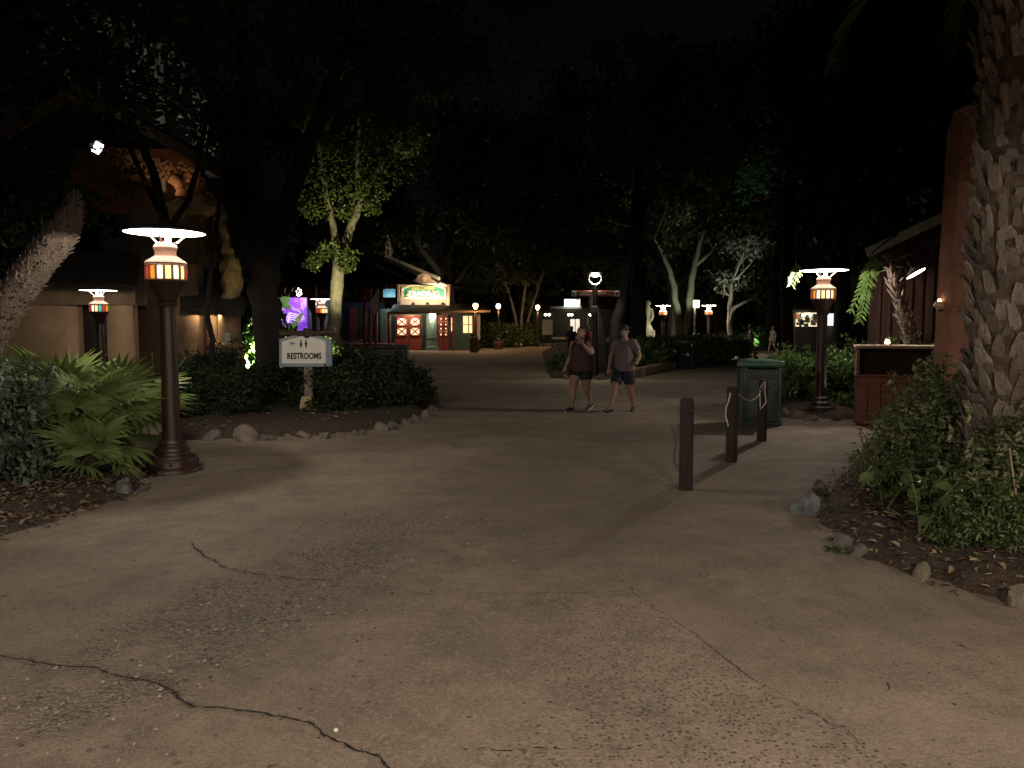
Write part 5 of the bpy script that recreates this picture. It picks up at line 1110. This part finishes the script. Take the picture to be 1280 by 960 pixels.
sg.part('arrow', MB().prism([xz(*p) for p in ((364, 429), (367.5, 426.5), (367.5, 428), (371, 428), (371, 430.2), (367.5, 430.2), (367.5, 431.6))], d - .131, d - .124), M('arrow_blue', (.2, .28, .36), .7))
for s in (-1, 1):
    sg.part('carved_branch', MB().tube([P(384 + s * 2, 417.5, d - .08), P(384 + s * 14, 416.5, d - .09), P(384 + s * 26, 415 + (s < 0), d - .09), P(384 + s * 33, 416 + (s < 0), d - .08)], [.09, .065, .075, .1], 7, flat=(.75, 1)), wood_dk)
sg.part('carved_knot', MB().lathe([(.05, -.1), (.09, -.05), (.1, .03), (.06, .09)], 8, c=P(384, 416, d - .09)), wood_dk)

# ------------------------------------------------------------------ bollards and rope
bol_m = M('bollard_wood', (.028, .019, .015), .85, .4, 5, .4, stretch=(4, 4, .4))
def bollard(px, py, top, label, rz):
    g = G(px, py); h = P(px, top, g.y).z; o = empty('bollard', (g.x, g.y, 0), rz, label, 'bollard', 'rope bollards')
    w_ = .078; m = MB(); pr = []
    MB().lathe([(.073, -.02), (.072, .3), (.071, h - .03), (.064, h - .008), (.058, h)], 16).build('post', bol_m, o, smooth=True)
    MB().lathe([(.02, 0), (.02, .03), (.012, .035)], 8, c=(0, -.083, h - .12), axis=(0, -1, 0)).build('rope_eye', metal_dark, o); return g, h
b1 = bollard(857, 612, 498, 'nearest of the three dark wooden bollards, left end of rope', .2); b2 = bollard(914, 577, 483, 'middle of the three dark wooden bollards', .4); b3 = bollard(952, 551, 474, 'farthest bollard, in front of the large green bin', .6)
rope_m = M('rope_pale', (.55, .52, .47), .7, .15, 30, .3)
def cat(a, b, sag, n=14): return [Vector(a).lerp(Vector(b), t) + Vector((0, 0, -sag * 4 * t * (1 - t))) for t in np.linspace(0, 1, n)]
t1 = b1[0] + Vector((.07, 0, b1[1] - .12)); t2 = b2[0] + Vector((-.06, -.05, b2[1] - .14)); t2b = b2[0] + Vector((.08, -.02, b2[1] - .1)); t3 = b3[0] + Vector((-.02, -.1, b3[1] - .1))
tag(MB().tube(cat(t1, t2, .1), .004, 6).build('rope', M('rope_dim', (.22, .19, .15), .8)), 'thin sagging cord between the nearest and middle bollards', 'rope', 'bollard ropes')
tag(MB().tube(cat(t2b, t3, .14), .009, 6).build('rope', rope_m), 'pale rope between the middle and farthest bollards', 'rope', 'bollard ropes')
f = lambda x, y: P(x, y, b3[0].y - .13)
tag(MB().tube([f(950, 485), f(955, 478), f(957, 476), f(956, 488), f(957.5, 503), f(953, 509), f(950.5, 512), f(950, 500), f(949.5, 487)], .008, 6).build('rope_loop', rope_m), 'loose pale rope loop hanging on the farthest bollard', 'rope', 'bollard ropes')
f = lambda x, y: P(x, y, b2[0].y - .11)
tag(MB().tube([f(913, 491), f(911, 501), f(907.5, 510), f(907, 520), f(909, 527), f(910.5, 533)], .009, 6).build('rope_tail', rope_m), 'rope tail dangling down the middle bollard', 'rope', 'bollard ropes')

# ------------------------------------------------------------------ green bins
bin_g = M('bin_green', (.014, .032, .024), .45, .25, 5, .06, spec=.5); bin_l = M('bin_lid_green', (.045, .13, .085), .4, .2, 5, .06, spec=.5)
def bin_(loc, label, rz, w_=.62, h=1.08):
    o = empty('litter_bin', loc, rz, label, 'bin', 'green litter bins'); dp = .62
    MB().box((0, 0, h * .44), (w_ - .04, dp - .04, h * .86), bev=.015).build('body', bin_g, o)
    for sx in (-1, 1):
        for sy in (-1, 1): MB().box((sx * (w_ / 2 - .03), sy * (dp / 2 - .03), h * .45), (.07, .07, h * .9), bev=.012).build('corner_post', bin_g, o)
    MB().box((0, 0, .04), (w_ + .02, dp + .02, .08), bev=.015).build('base', bin_g, o)
    MB().box((0, -dp / 2 + .012, h * .42), (w_ * .7, .03, h * .62), bev=.01).build('door_panel', bin_g, o)
    lid = MB().prism([(-w_ / 2, h * .9), (w_ / 2, h * .9), (w_ / 2, h * .96), (w_ * .42, h), (-w_ * .42, h), (-w_ / 2, h * .96)], -dp / 2 - .02, dp / 2 + .02).build('lid', bin_l, o)
    MB().tube([(-w_ / 2 - .02, -dp / 2 - .02, h * .945), (w_ / 2 + .02, -dp / 2 - .02, h * .945)], .05, 10).build('lid_roll', bin_l, o, smooth=True)
    MB().box((0, -dp / 2 - .003, h * .8), (w_ * .62, .02, h * .1), bev=.005).build('flap', metal_dark, o)
    return o
g = G(954, 532); bin_((g.x, g.y + .28, 0), 'large dark green litter bin with lighter lid behind the bollards', -.12, .64, 1.12)
g = G(856, 461); o = bin_((g.x, g.y + .3, 0), 'small far green bin with white recycling mark beside the hedge', .3, .62, 1.1)
for (x, z, s) in ((.0, .58, .085), (-.2, .58, .035)): MB().prism([(x - s, z - s * .7), (x - s * .35, z - s * .7), (x - s * .2, z - s * .2), (x + s * .2, z - s * .2), (x + s * .35, z - s * .7), (x + s, z - s * .7), (x + s * .35, z + s * .5), (x, z + s), (x - s * .35, z + s * .5)], -.345, -.33).build('recycling_mark', white_p, o)
MB().box((.325, 0, .5), (.02, .5, .8), bev=.008).build('side_panel', M('bin_tan', (.3, .24, .14), .7), o)

# ------------------------------------------------------------------ wooden counter on the right and its tall flood lamp
ct = Thing('wooden_counter', 'brown wooden service counter with dark opening by terracotta wall', 'counter', (P(1118, 533, 13).x, 13, 0)); cw = M('counter_wood', (.19, .085, .06), .65, .4, 4, .35, stretch=(1, 1, 5))
x0, x1 = P(1068, 533, 13).x, P(1180, 533, 13).x; zt = P(1100, 434, 13).z; zl = P(1100, 470, 13).z; w_ = x1 - x0; cxm = (x0 + x1) / 2
ct.part('top', MB().box((cxm, 13.4, zt), (w_ + .06, 1., .05), bev=.012), M('counter_top', (.3, .22, .17), .6, .3, 4, .2, stretch=(.4, 4, 1)))
ct.part('back_panel', MB().box((cxm, 13.85, (zl + zt) / 2), (w_ - .1, .05, zt - zl)), wood_dk); ct.part('side_panel', MB().box((x0 + .03, 13.4, (zl + zt) / 2), (.05, .9, zt - zl - .05)), cw); ct.part('side_panel', MB().box((x1 - .03, 13.4, (zl + zt) / 2), (.05, .9, zt - zl - .05)), cw)
ct.part('ledge', MB().box((cxm, 13.4, zl), (w_ + .02, .96, .04), bev=.01), cw)
n_ = 7
for i in range(n_): ct.part('plank', MB().box((x0 + w_ * (i + .5) / n_, 13.02, zl / 2), (w_ / n_ - .008, .04, zl - .04), bev=.006), cw)
ct.o.rotation_euler.z = R(-22); ct.o.scale = (.92, 1, 1)
ct.part('carcass', MB().box((cxm, 13.42, zl / 2), (w_ - .02, .74, zl - .05)), wood_dk); ct.part('rail', MB().box((cxm, 12.99, zl - .08), (w_, .03, .1), bev=.006), cw)
lt = P(1109, 433, 13.4); tl = Thing('table_lantern', 'tiny glowing lantern standing on the wooden counter', 'lantern', (lt.x, 13.4, zt + .025)); tl.part('glass', MB().lathe([(.035, .02), (.045, .04), (.03, .1)], 10, c=(lt.x, 13.4, zt + .025)), E('lantern_glass', (1, .6, .3), 6), smooth=True); tl.part('base', MB().lathe([(.05, 0), (.05, .02)], 10, c=(lt.x, 13.4, zt + .026)), metal_dark); tl.part('cap', MB().lathe([(.035, .1), (.01, .13)], 10, c=(lt.x, 13.4, zt + .025)), metal_dark)
fp = P(1145, 342, 14.8); ft = Thing('shade_lamp', 'tilted bright oval lamp head on the timber building wall', 'lamp', fp)
ax = Vector((.42, -.32, -.85)).normalized(); ft.part('shade', MB().lathe([(.185, 0), (.19, .012), (.08, .1), (.03, .14)], 20, c=fp, axis=-ax, closed=False), metal_dark, smooth=True); ft.part('diffuser', MB().lathe([(.001, .004), (.18, .004)], 20, c=fp + ax * .004, axis=-ax, closed=False), E('shade_lamp_lit', (1, .88, .68), 16)); ft.part('arm', MB().tube([fp - ax * .13, fp - ax * .3 + Vector((.1, .3, .1)), Vector((fp.x + .25, 17.4, fp.z + .3))], .018, 6), metal_dark)
ft.light('shade_light', fp + ax * .06, 28, (1, .85, .65), .1, 150, ax)
q = P(1174, 386, 10.7); wl = Thing('wall_candle', 'small glowing wall sconce at the terracotta wall edge', 'lamp', q); wl.part('sconce', MB().lathe([(.04, 0), (.075, .04), (.05, .1)], 10, c=q), M('sconce_clay', (.6, .4, .25)), smooth=True); wl.part('flame', MB().ell(q + Vector((0, 0, .1)), (.025, .025, .04)), E('flame', (1, .7, .4), 8)); wl.part('arm', MB().box(P(1179, 388, 10.7), (.12, .05, .03)), metal_dark)

# ------------------------------------------------------------------ central lamp pole with direction arms
g = G(743, 472); d = g.y; cpz = lambda y: P(743, y, d).z
cl_ = Thing('sign_lamp_pole', 'black lamp pole with ring lamp and red direction arms at centre', 'lamp post', (g.x, d, .2))
cl_.part('pole', MB().tube([(g.x, d, 0), (g.x, d, 1.2), (g.x, d, cpz(356))], [.11, .085, .07], 12), black, smooth=True); cl_.part('pole_box', facing_box(739.5, 383, 747, 391, d - .12, .22, bev=.01), M('pole_box', (.14, .13, .12), .6))
rc = Vector((g.x, d, cpz(348))); rr = 7.6 * d / F
cl_.part('ring', MB().tube([rc + Vector((rr * math.cos(a), 0, rr * math.sin(a))) for a in np.linspace(math.pi * .8, 2.2 * math.pi, 19)], .016, 8), M('ring_white', (.7, .68, .62), .5)); cl_.part('hood', MB().lathe([(.25, -.01), (.25, 0), (.12, .03), (.03, .05)], 18, c=rc + Vector((0, 0, .185))), metal_dark, smooth=True); cl_.part('bulb', MB().ell(rc + Vector((0, 0, .11)), (.14, .14, .065)), E('pole_bulb', (1, .9, .68), 20), smooth=True)
cl_.light('pole_light', rc + Vector((0, -.05, .03)), 110, (1, .9, .7), .1, 150, (0, 0, -1), .3)
red = M('arm_red', (.2, .045, .035), .6, .15, 5, .05)
for (a, b, sq) in ((720, 740, 714.5), (747, 768, 768)):
    cl_.part('direction_arm', facing_box(a, 363.5, b, 370.5, d - .1, .05, bev=.01), red); q = cl_.part('arm_square', facing_box(sq, 363.5, sq + 6.5, 370.5, d - .1, .05, bev=.01), M('arm_square', (.45, .42, .38), .6)); cl_.part('arm_emblem', MB().ell(P(sq + 3.2, 367, d - .115), (.05, .012, .05)), black)
for (a, b, y) in ((726, 739, 365.3), (725, 738, 367.8), (748, 758, 366.2)):
    for k in range(5): xx = a + (b - a) * k / 5; cl_.part('arm_lettering', facing_box(xx, y, xx + (b - a) / 5 * .7, y + 1.3, d - .108, .01), white_p)

# ------------------------------------------------------------------ lantern posts by the store
lan_e = E('lantern_flame', (1, .6, .28), 26)
def lantern_post(px, base, top, label, pot):
    g = P(px, 430, base); g.z = 0; h = P(px, top, g.y).z; o = empty('lantern_post', (g.x, g.y, 0), 0, label, 'lantern post', 'orange lantern posts by the store')
    MB().tube([(0, 0, 0), (0, 0, h - .28)], [.09, .06], 8).build('post', M('lantern_post_paint', (.1, .06, .04), .6), o, smooth=True); MB().lathe([(.05, h - .3), (.22, h - .22), (.24, h - .2)], 12).build('cup', metal_dark, o, smooth=True); MB().ell((0, 0, h - .06), (.16, .16, .17)).build('globe', lan_e, o, smooth=True)
    MB().box((0, 0, h + .1), (.44, .44, .03), bev=.01).build('cap', metal_dark, o)
    if pot: MB().lathe([(.3, 0), (.36, .1), (.36, .55), (.3, .62)], 12).build('pedestal', M('lantern_pedestal', (.16, .08, .05), .8), o, smooth=True); MB().lathe([(.22, .62), (.26, .75), (.12, .85)], 12).build('pedestal_cap', metal_dark, o, smooth=True)
    lamp_light('lantern_light', o, (0, 0, h - .35), 190, (1, .62, .3), .16); return o
lantern_post(594.5, 51., 381, 'lantern post in front of the store awning end', False); lantern_post(623, 57., 381.5, 'lantern post on a stout pedestal right of the store', True); lantern_post(672, 62.5, 383, 'farthest lantern post beside the menu board', False)
def planter(px, py, w_px, h_px, label):
    g = G(px, py); s = g.y / F; r = w_px * s / 2; h = h_px * s; o = empty('planter_tub', (g.x, g.y, 0), 0, label, 'planter')
    MB().lathe([(r * .8, 0), (r, h * .3), (r, h * .85), (r * 1.08, h * .9), (r * 1.08, h), (r * .8, h)], 14).build('tub', M('tub_brown', (.13, .07, .05), .8), o, smooth=True)
    f = foliage('plant', [((0, 0, h + .12), (r * .9, r * .9, .2))], 90, .16, 5, shape=4); tag(link('plant', f, leaf_dark, o), kind='stuff'); return o
planter(593, 440.5, 13, 15, 'dark tub planter under the front lantern post'); planter(568, 437.5, 13, 14, 'tub planter against the store wall beside the narrow door')
g = G(684, 424); mb_ = Thing('menu_board', 'pale upright menu board far beyond the plaza', 'board', (g.x, 62, 0)); mb_.part('panel', facing_box(678, 399, 691, 418.5, 62, .08, bev=.02), M('menu_panel', (.5, .5, .46), .6)); mb_.part('frame', facing_box(677, 398, 692, 399.5, 61.95, .14), metal_dark)
for px in (679, 690): mb_.part('leg', facing_box(px - .6, 418, px + .6, 434.3, 62.02, .06), metal_dark)
bx_ = Thing('dark_cabinet', 'black low cabinet in the shrubs left of the store door', 'cabinet', (P(486, 480, 21).x, 21, 0)); bx_.part('body', facing_box(463, 435, 508, 486, 21, .5, bev=.03), black); bx_.part('lid', facing_box(462, 431.5, 509, 435.5, 20.95, .6, bev=.02), black); bx_.part('handle', facing_box(482, 429.5, 490, 432, 21.1, .1, bev=.01), metal_dark)

# ------------------------------------------------------------------ pale statue and box lantern near the far lamps
q = P(809, 416, 47); sa = Thing('statue', 'pale carved figure statue glowing dimly left of far lamps', 'statue', (q.x, 47, 0)); sm = M('statue_stone', (.55, .55, .42), .85, .25, 3, .4); Z = lambda y: P(809, y, 47).z
sa.part('pedestal', facing_box(802, 413, 819, 436, 46.8, .8, bev=.04), M('ledge', (.45, .42, .36))); m = MB(); m.lathe([(.42, Z(415)), (.36, Z(410)), (.22, Z(405)), (.24, Z(395)), (.28, Z(386)), (.18, Z(383)), (.1, Z(381.5))], 14, c=(q.x, 47.2, 0)); m.ell((q.x + .05, 47.2, Z(379)), (.19, .18, .2)); m.tube([(q.x - .25, 47.1, Z(386)), (q.x - .38, 47., Z(393)), (q.x - .2, 46.9, Z(399))], [.09, .08, .06], 8); m.tube([(q.x + .25, 47.1, Z(386)), (q.x + .33, 47., Z(395)), (q.x + .2, 46.9, Z(402))], [.09, .08, .06], 8); sa.part('figure', m, sm, smooth=True)
sa.light('statue_spot', (q.x + 1.4, 45.2, .5), 40, (.95, 1, .75), .05, 60, (-1.4, 2, 1.4))
q = P(868.5, 380, 45.5); bx2 = Thing('box_lantern', 'bright square lantern glowing behind the twin-trunk tree', 'lantern', (q.x, 45.5, 0)); bx2.part('glass', MB().box(q, (.42, .42, .4), bev=.03), E('box_lantern', (1, .78, .42), 16)); bx2.part('roof', MB().lathe([(.36, .2), (.05, .36)], 10, c=q), metal_dark); bx2.part('post', MB().tube([(q.x, 45.5, 0), q + Vector((0, 0, -.2))], .06, 8), metal_dark); bx2.light('box_light', q + Vector((0, -.3, -.3)), 25, (1, .8, .5), .1)

# ------------------------------------------------------------------ people
skin = M('skin', (.31, .19, .145), .6, .08, 8, .0); hair_m = M('hair_dark', (.05, .032, .022), .6, .3, 30, .3)
def blob(mb, voxel, name, it=2):
    me = mb.mesh(name); o = bpy.data.objects.new('tmp', me); C.objects.link(o)
    r = o.modifiers.new('r', 'REMESH'); r.mode = 'VOXEL'; r.voxel_size = voxel; r.use_smooth_shade = True
    s = o.modifiers.new('s', 'SMOOTH'); s.iterations = it; s.factor = .5
    out = bpy.data.meshes.new_from_object(o.evaluated_get(bpy.context.evaluated_depsgraph_get())); bpy.data.objects.remove(o); out.name = name; out.materials.clear(); return out
def torso(mb, secs, n=16, inf=0.):
    pr = []
    for (x, y, z, rx, ry) in secs:
        for k in range(n): a = 2 * math.pi * k / n; pr.append((x + (rx + inf) * math.cos(a), y + (ry + inf) * math.sin(a), z))
    fs = [(j * n + k, j * n + (k + 1) % n, (j + 1) * n + (k + 1) % n, (j + 1) * n + k) for j in range(len(secs) - 1) for k in range(n)] + [tuple(range(n - 1, -1, -1)), tuple((len(secs) - 1) * n + k for k in range(n))]
    mb.add(pr, fs)
def hand(mb, w, d_, side, curl=.5, s=1.):
    w = Vector(w); d_ = Vector(d_).normalized(); sd = d_.cross(Vector((0, 1, 0))); sd = (sd if sd.length > .2 else Vector((1, 0, 0))).normalized(); nm = sd.cross(d_)
    mb.tube([w - d_ * .01, w + d_ * .04 * s, w + d_ * .085 * s], [.026 * s, .036 * s, .034 * s], 8, flat=(1, .55))
    for k, L in enumerate((.07, .082, .076, .06)):
        b = w + d_ * .08 * s + sd * (k - 1.5) * .019 * s; m1 = b + d_ * L * .5 * s + nm * curl * .02; mb.tube([b - d_ * .02, m1, m1 + (d_ * (1 - curl) + nm * curl).normalized() * L * .5 * s], [.0105 * s, .0098 * s, .0085 * s], 6)
    b = w + d_ * .03 * s - sd * .03 * s * side; mb.tube([b, b + (d_ * .6 - sd * side * .7).normalized() * .035 * s, b + (d_ * .9 - sd * side * .25).normalized() * .065 * s], [.013 * s, .0115 * s, .009 * s], 6)
def person(label, loc, rz, J, build, top_m, short_m, shoe_m, hairf, group=None, voxel=.011, sleeve=True, s=1., strap=False, watch=False):
    """J: joints in metres, figure faces -Y; build: torso girth factor"""
    o = empty('person', loc, rz, label, 'person', group); o.scale = (s, s, s); b = MB(); g_ = build
    T = [(0, 0, .84, .13 * g_, .105 * g_), (0, 0, .93, .165 * g_, .12 * g_), (0, -.01, 1.05, .15 * g_, .115 * g_), (0, -.005, 1.18, .155 * g_, .12 * g_), (0, .0, 1.3, .175 * (g_ * .5 + .5), .115 * g_), (0, .0, 1.38, .17 * (g_ * .5 + .5), .09), (0, .005, 1.43, .1, .065), (0, .0, 1.46, .06, .058)]
    torso(b, T); b.tube([(0, .005, 1.4), (0, -.005, 1.5), J['head']], [.06, .056, .06], 10)
    h = Vector(J['head']); hq = Quaternion((0, 0, 1), J.get('look', 0.)); H = lambda x, y, z: h + hq @ Vector((x, y, z))
    b.ell(H(0, .005, .045), (.078, .095, .105), 14, 10, hq); b.ell(H(0, -.035, -.025), (.058, .06, .062), 12, 8, hq); b.tube([H(0, -.088, .045), H(0, -.112, .01), H(0, -.088, .0)], [.01, .017, .012], 6)
    for q in (-1, 1): b.ell(H(q * .08, .015, .02), (.012, .022, .034), 8, 6, hq); b.ell(H(q * .033, -.084, .036), (.016, .012, .01), 6, 5, hq)
    b.ell(H(0, -.088, -.03), (.026, .014, .009), 8, 5, hq)
    for q, k in ((-1, 'r'), (1, 'l')):
        sh = Vector(J.get('sh' + k, (q * .175, 0, 1.39))); el = Vector(J['el' + k]); wr = Vector(J['wr' + k]); b.tube([sh + Vector((-q * .05, 0, .0)), sh, sh.lerp(el, .5), el], [.06, .058 * g_, .05 * g_, .04 * (g_ * .5 + .5)], 10); b.tube([el, el.lerp(wr, .35), wr], [.04 * (g_ * .5 + .5), .042 * (g_ * .5 + .5), .027], 10); hand(b, wr, J.get('hd' + k, wr - el), q, J.get('curl' + k, .35))
        hp = Vector((q * .085 * (g_ * .5 + .5), 0, .88)); kn = Vector(J['kn' + k]); an = Vector(J['an' + k]); b.tube([hp, hp.lerp(kn, .5), kn], [.1 * g_, .085 * g_, .06 * (g_ * .5 + .5)], 12); b.tube([kn, kn.lerp(an, .3) + Vector((0, .015, 0)), kn.lerp(an, .7), an], [.058 * (g_ * .5 + .5), .062 * (g_ * .5 + .5), .044, .036], 12)
        td = Vector(J.get('toe' + k, (0, -1, -.0))).normalized(); b.tube([an, an + td * .06 + Vector((0, 0, -.04)), an + td * .14 + Vector((0, 0, -.055))], [.036, .034, .026], 8)
        sm_ = MB(); up_ = Vector((0, 0, 1)); hl = an - td * .055 + Vector((0, 0, -.045)); sm_.tube([hl, an + Vector((0, 0, -.04)), an + td * .1 + Vector((0, 0, -.055)), an + td * .185 + Vector((0, 0, -.062))], [.04, .05, .046, .03], 10, flat=(1, .85)); sh_ = link('shoe', blob(sm_, voxel, 'shoe'), shoe_m, o)
        so = MB(); so.tube([hl + Vector((0, 0, -.035)), an + td * .06 + Vector((0, 0, -.088)), an + td * .195 + Vector((0, 0, -.088))], [.042, .047, .034], 10, flat=(1, .28)); so.build('sole', M('sole', (.55, .52, .48), .7), sh_, smooth=True)
    link('body', blob(b, voxel, 'body'), skin, o)
    c = MB(); torso(c, [(x, y, z, rx + .024, ry + .024) for (x, y, z, rx, ry) in ([(0, 0, .82, .162 * g_, .125 * g_)] + T[1:4])] + [(x, y, z, rx + .014, ry + .014) for (x, y, z, rx, ry) in T[4:6]] + ([(0, .005, 1.425, .105, .072)] if sleeve else []), 18)
    for q, k in ((-1, 'r'), (1, 'l')):
        sh = Vector(J.get('sh' + k, (q * .175, 0, 1.39))); el = Vector(J['el' + k])
        if sleeve: c.tube([sh + Vector((-q * .06, 0, .0)), sh, sh.lerp(el, .68)], [.066, .072 * g_, .07 * g_], 12)
    link('shirt', blob(c, voxel, 'shirt', 3), top_m, o)
    c = MB(); torso(c, [(0, 0, .8, .15 * g_, .125 * g_)] + [(x, y, z, rx + .016, ry + .016) for (x, y, z, rx, ry) in T[:2]], 18)
    for q, k in ((-1, 'r'), (1, 'l')): hp = Vector((q * .085 * (g_ * .5 + .5), 0, .88)); kn = Vector(J['kn' + k]); c.tube([hp, hp.lerp(kn, .5), hp.lerp(kn, J.get('short', .9))], [.108 * g_, .105 * g_, .1 * g_], 12)
    link('shorts', blob(c, voxel, 'shorts', 3), short_m, o)
    hm = MB()
    if hairf == 'cap':
        hm.ell(H(0, .012, .078), (.09, .105, .09), 14, 8, hq); cpb = link('cap', blob(hm, voxel * .8, 'cap'), M('cap_dark', (.03, .03, .035), .8), o); MB().prism([(-.07, 0), (.07, 0), (.06, .02), (-.06, .02)], 0, .09).build('cap_peak', M('cap_dark', (.03, .03, .035), .8), o, H(0, -.155, .06), (R(12), 0, J.get('look', 0.)))
        hm2 = MB(); hm2.ell(H(0, .04, .02), (.082, .075, .07), 12, 8, hq); link('hair', blob(hm2, voxel * .8, 'hair'), hair_m, o)
    else:
        hm.ell(H(0, .03, .065), (.092, .098, .102), 14, 8, hq)
        if hairf == 'bun': hm.ell(H(0, .12, .08), (.05, .05, .05), 10, 7); 
        if hairf == 'long': hm.tube([H(0, .06, .05), H(0, .09, -.08), H(0, .09, -.2)], [.08, .085, .05], 10, flat=(1, .6))
        link('hair', blob(hm, voxel * .8, 'hair'), hair_m, o)
    if strap:
        for q in (-1, 1): MB().tube([(q * .09, -.11 * g_, 1.16), (q * .105, -.125 * g_, 1.28), (q * .1, -.08, 1.41), (q * .1, .06, 1.42), (q * .1, .13, 1.3)], .018, 8, flat=(1.4, .5)).build('pack_strap', black, o, smooth=True)
        MB().box((0, .19, 1.24), (.26, .13, .36), bev=.05).build('backpack', M('pack', (.03, .025, .03), .8), o)
    if watch: wr, el = Vector(J['wrl']), Vector(J['ell']); dd = (wr - el).normalized(); MB().tube([wr - dd * .03, wr - dd * .005], .034, 10).build('watch', black, o)
    return o
W = dict(head=(0, -.02, 1.56), look=.15, elr=(-.27, .04, 1.13), wrr=(-.33, -.06, .92), curlr=.3, ell=(.3, -.06, 1.17), wrl=(.16, -.2, 1.38), hdl=(-.1, .06, .14), curll=.6, shr=(-.18, 0, 1.38), shl=(.18, 0, 1.38),
         knr=(-.06, -.2, .5), anr=(-.04, -.27, .1), toer=(-.25, -1, 0), knl=(.08, .08, .47), anl=(.06, .3, .15), toel=(-.1, -1, -.45), short=.5)
g = G(726, 513.5); person('woman-shaped walker in dark sleeveless top and black shorts, hand raised', (g.x, g.y, 0), R(-38), W, 1.38, M('top_maroon', (.07, .034, .036), .85, .2, 8, .2), M('shorts_black', (.012, .012, .014), .85, .2, 8, .2), M('shoe_dark', (.03, .03, .032), .7), 'bun', 'walkers near the central lamp pole', .011, False, .985, True)
Mn = dict(head=(0, -.03, 1.57), look=-.25, elr=(-.3, .05, 1.13), wrr=(-.31, -.05, .88), curlr=.6, ell=(.3, .04, 1.13), wrl=(.26, -.14, .93), curll=.95, hdl=(-.03, -.12, -.1),
          knr=(-.13, -.2, .5), anr=(-.17, -.3, .1), toer=(-.45, -1, .0), knl=(.1, .03, .47), anl=(.11, .26, .13), toel=(.05, -1, -.35), short=.78)
g = G(780, 515); person('walker in grey-mauve t-shirt, dark shorts and cap, fist at hip', (g.x, g.y, 0), R(-28), Mn, 1.15, M('tee_mauve', (.16, .125, .14), .9, .12, 6, .2), M('shorts_navy', (.018, .02, .028), .85, .2, 8, .2), M('shoe_black', (.02, .02, .022), .6), 'cap', 'walkers near the central lamp pole', .011, True, 1.0, False, True)
St = dict(head=(0, -.02, 1.56), elr=(-.25, .03, 1.13), wrr=(-.27, -.04, .9), ell=(.25, .03, 1.13), wrl=(.27, -.04, .9), knr=(-.09, -.02, .48), anr=(-.1, .0, .09), knl=(.09, -.03, .48), anl=(.1, -.0, .09), short=.8)
Wk = dict(St); Wk.update(knr=(-.1, -.16, .5), anr=(-.1, -.25, .1), knl=(.09, .05, .47), anl=(.1, .3, .13), short=.6)
for px, py, d_, rz, J, tm, sm_, hf_, lab in [(714.5, 432, 40, R(170), St, (.03, .03, .035), (.02, .02, .02), 'long', 'distant dark figure standing left of the walking woman'), (735, 431, 42, R(20), St, (.2, .03, .035), (.04, .03, .03), 'short', 'distant figure in dark red top behind the central pole'),
                                    (938, 436, 40, R(80), Wk, (.16, .1, .1), (.1, .07, .06), 'short', 'far strolling figure by the bright bush beyond the hedge'), (966, 437, 47, R(-70), Wk, (.14, .12, .1), (.09, .08, .07), 'short', 'faint far figure walking toward the lit stall'), (983, 436, 49, R(100), St, (.05, .05, .055), (.03, .03, .03), 'short', 'dark far figure beside the lit stall')]:
    p = P(px, 430, d_); person(lab, (p.x, d_, 0), rz, J, 1.1, M('far_top_%d' % px, tm, .9, .1, 6, 0), M('far_short_%d' % px, sm_, .9, .1, 6, 0), M('shoe_grey', (.2, .2, .2), .7), hf_, 'distant figures on the plaza', .022)
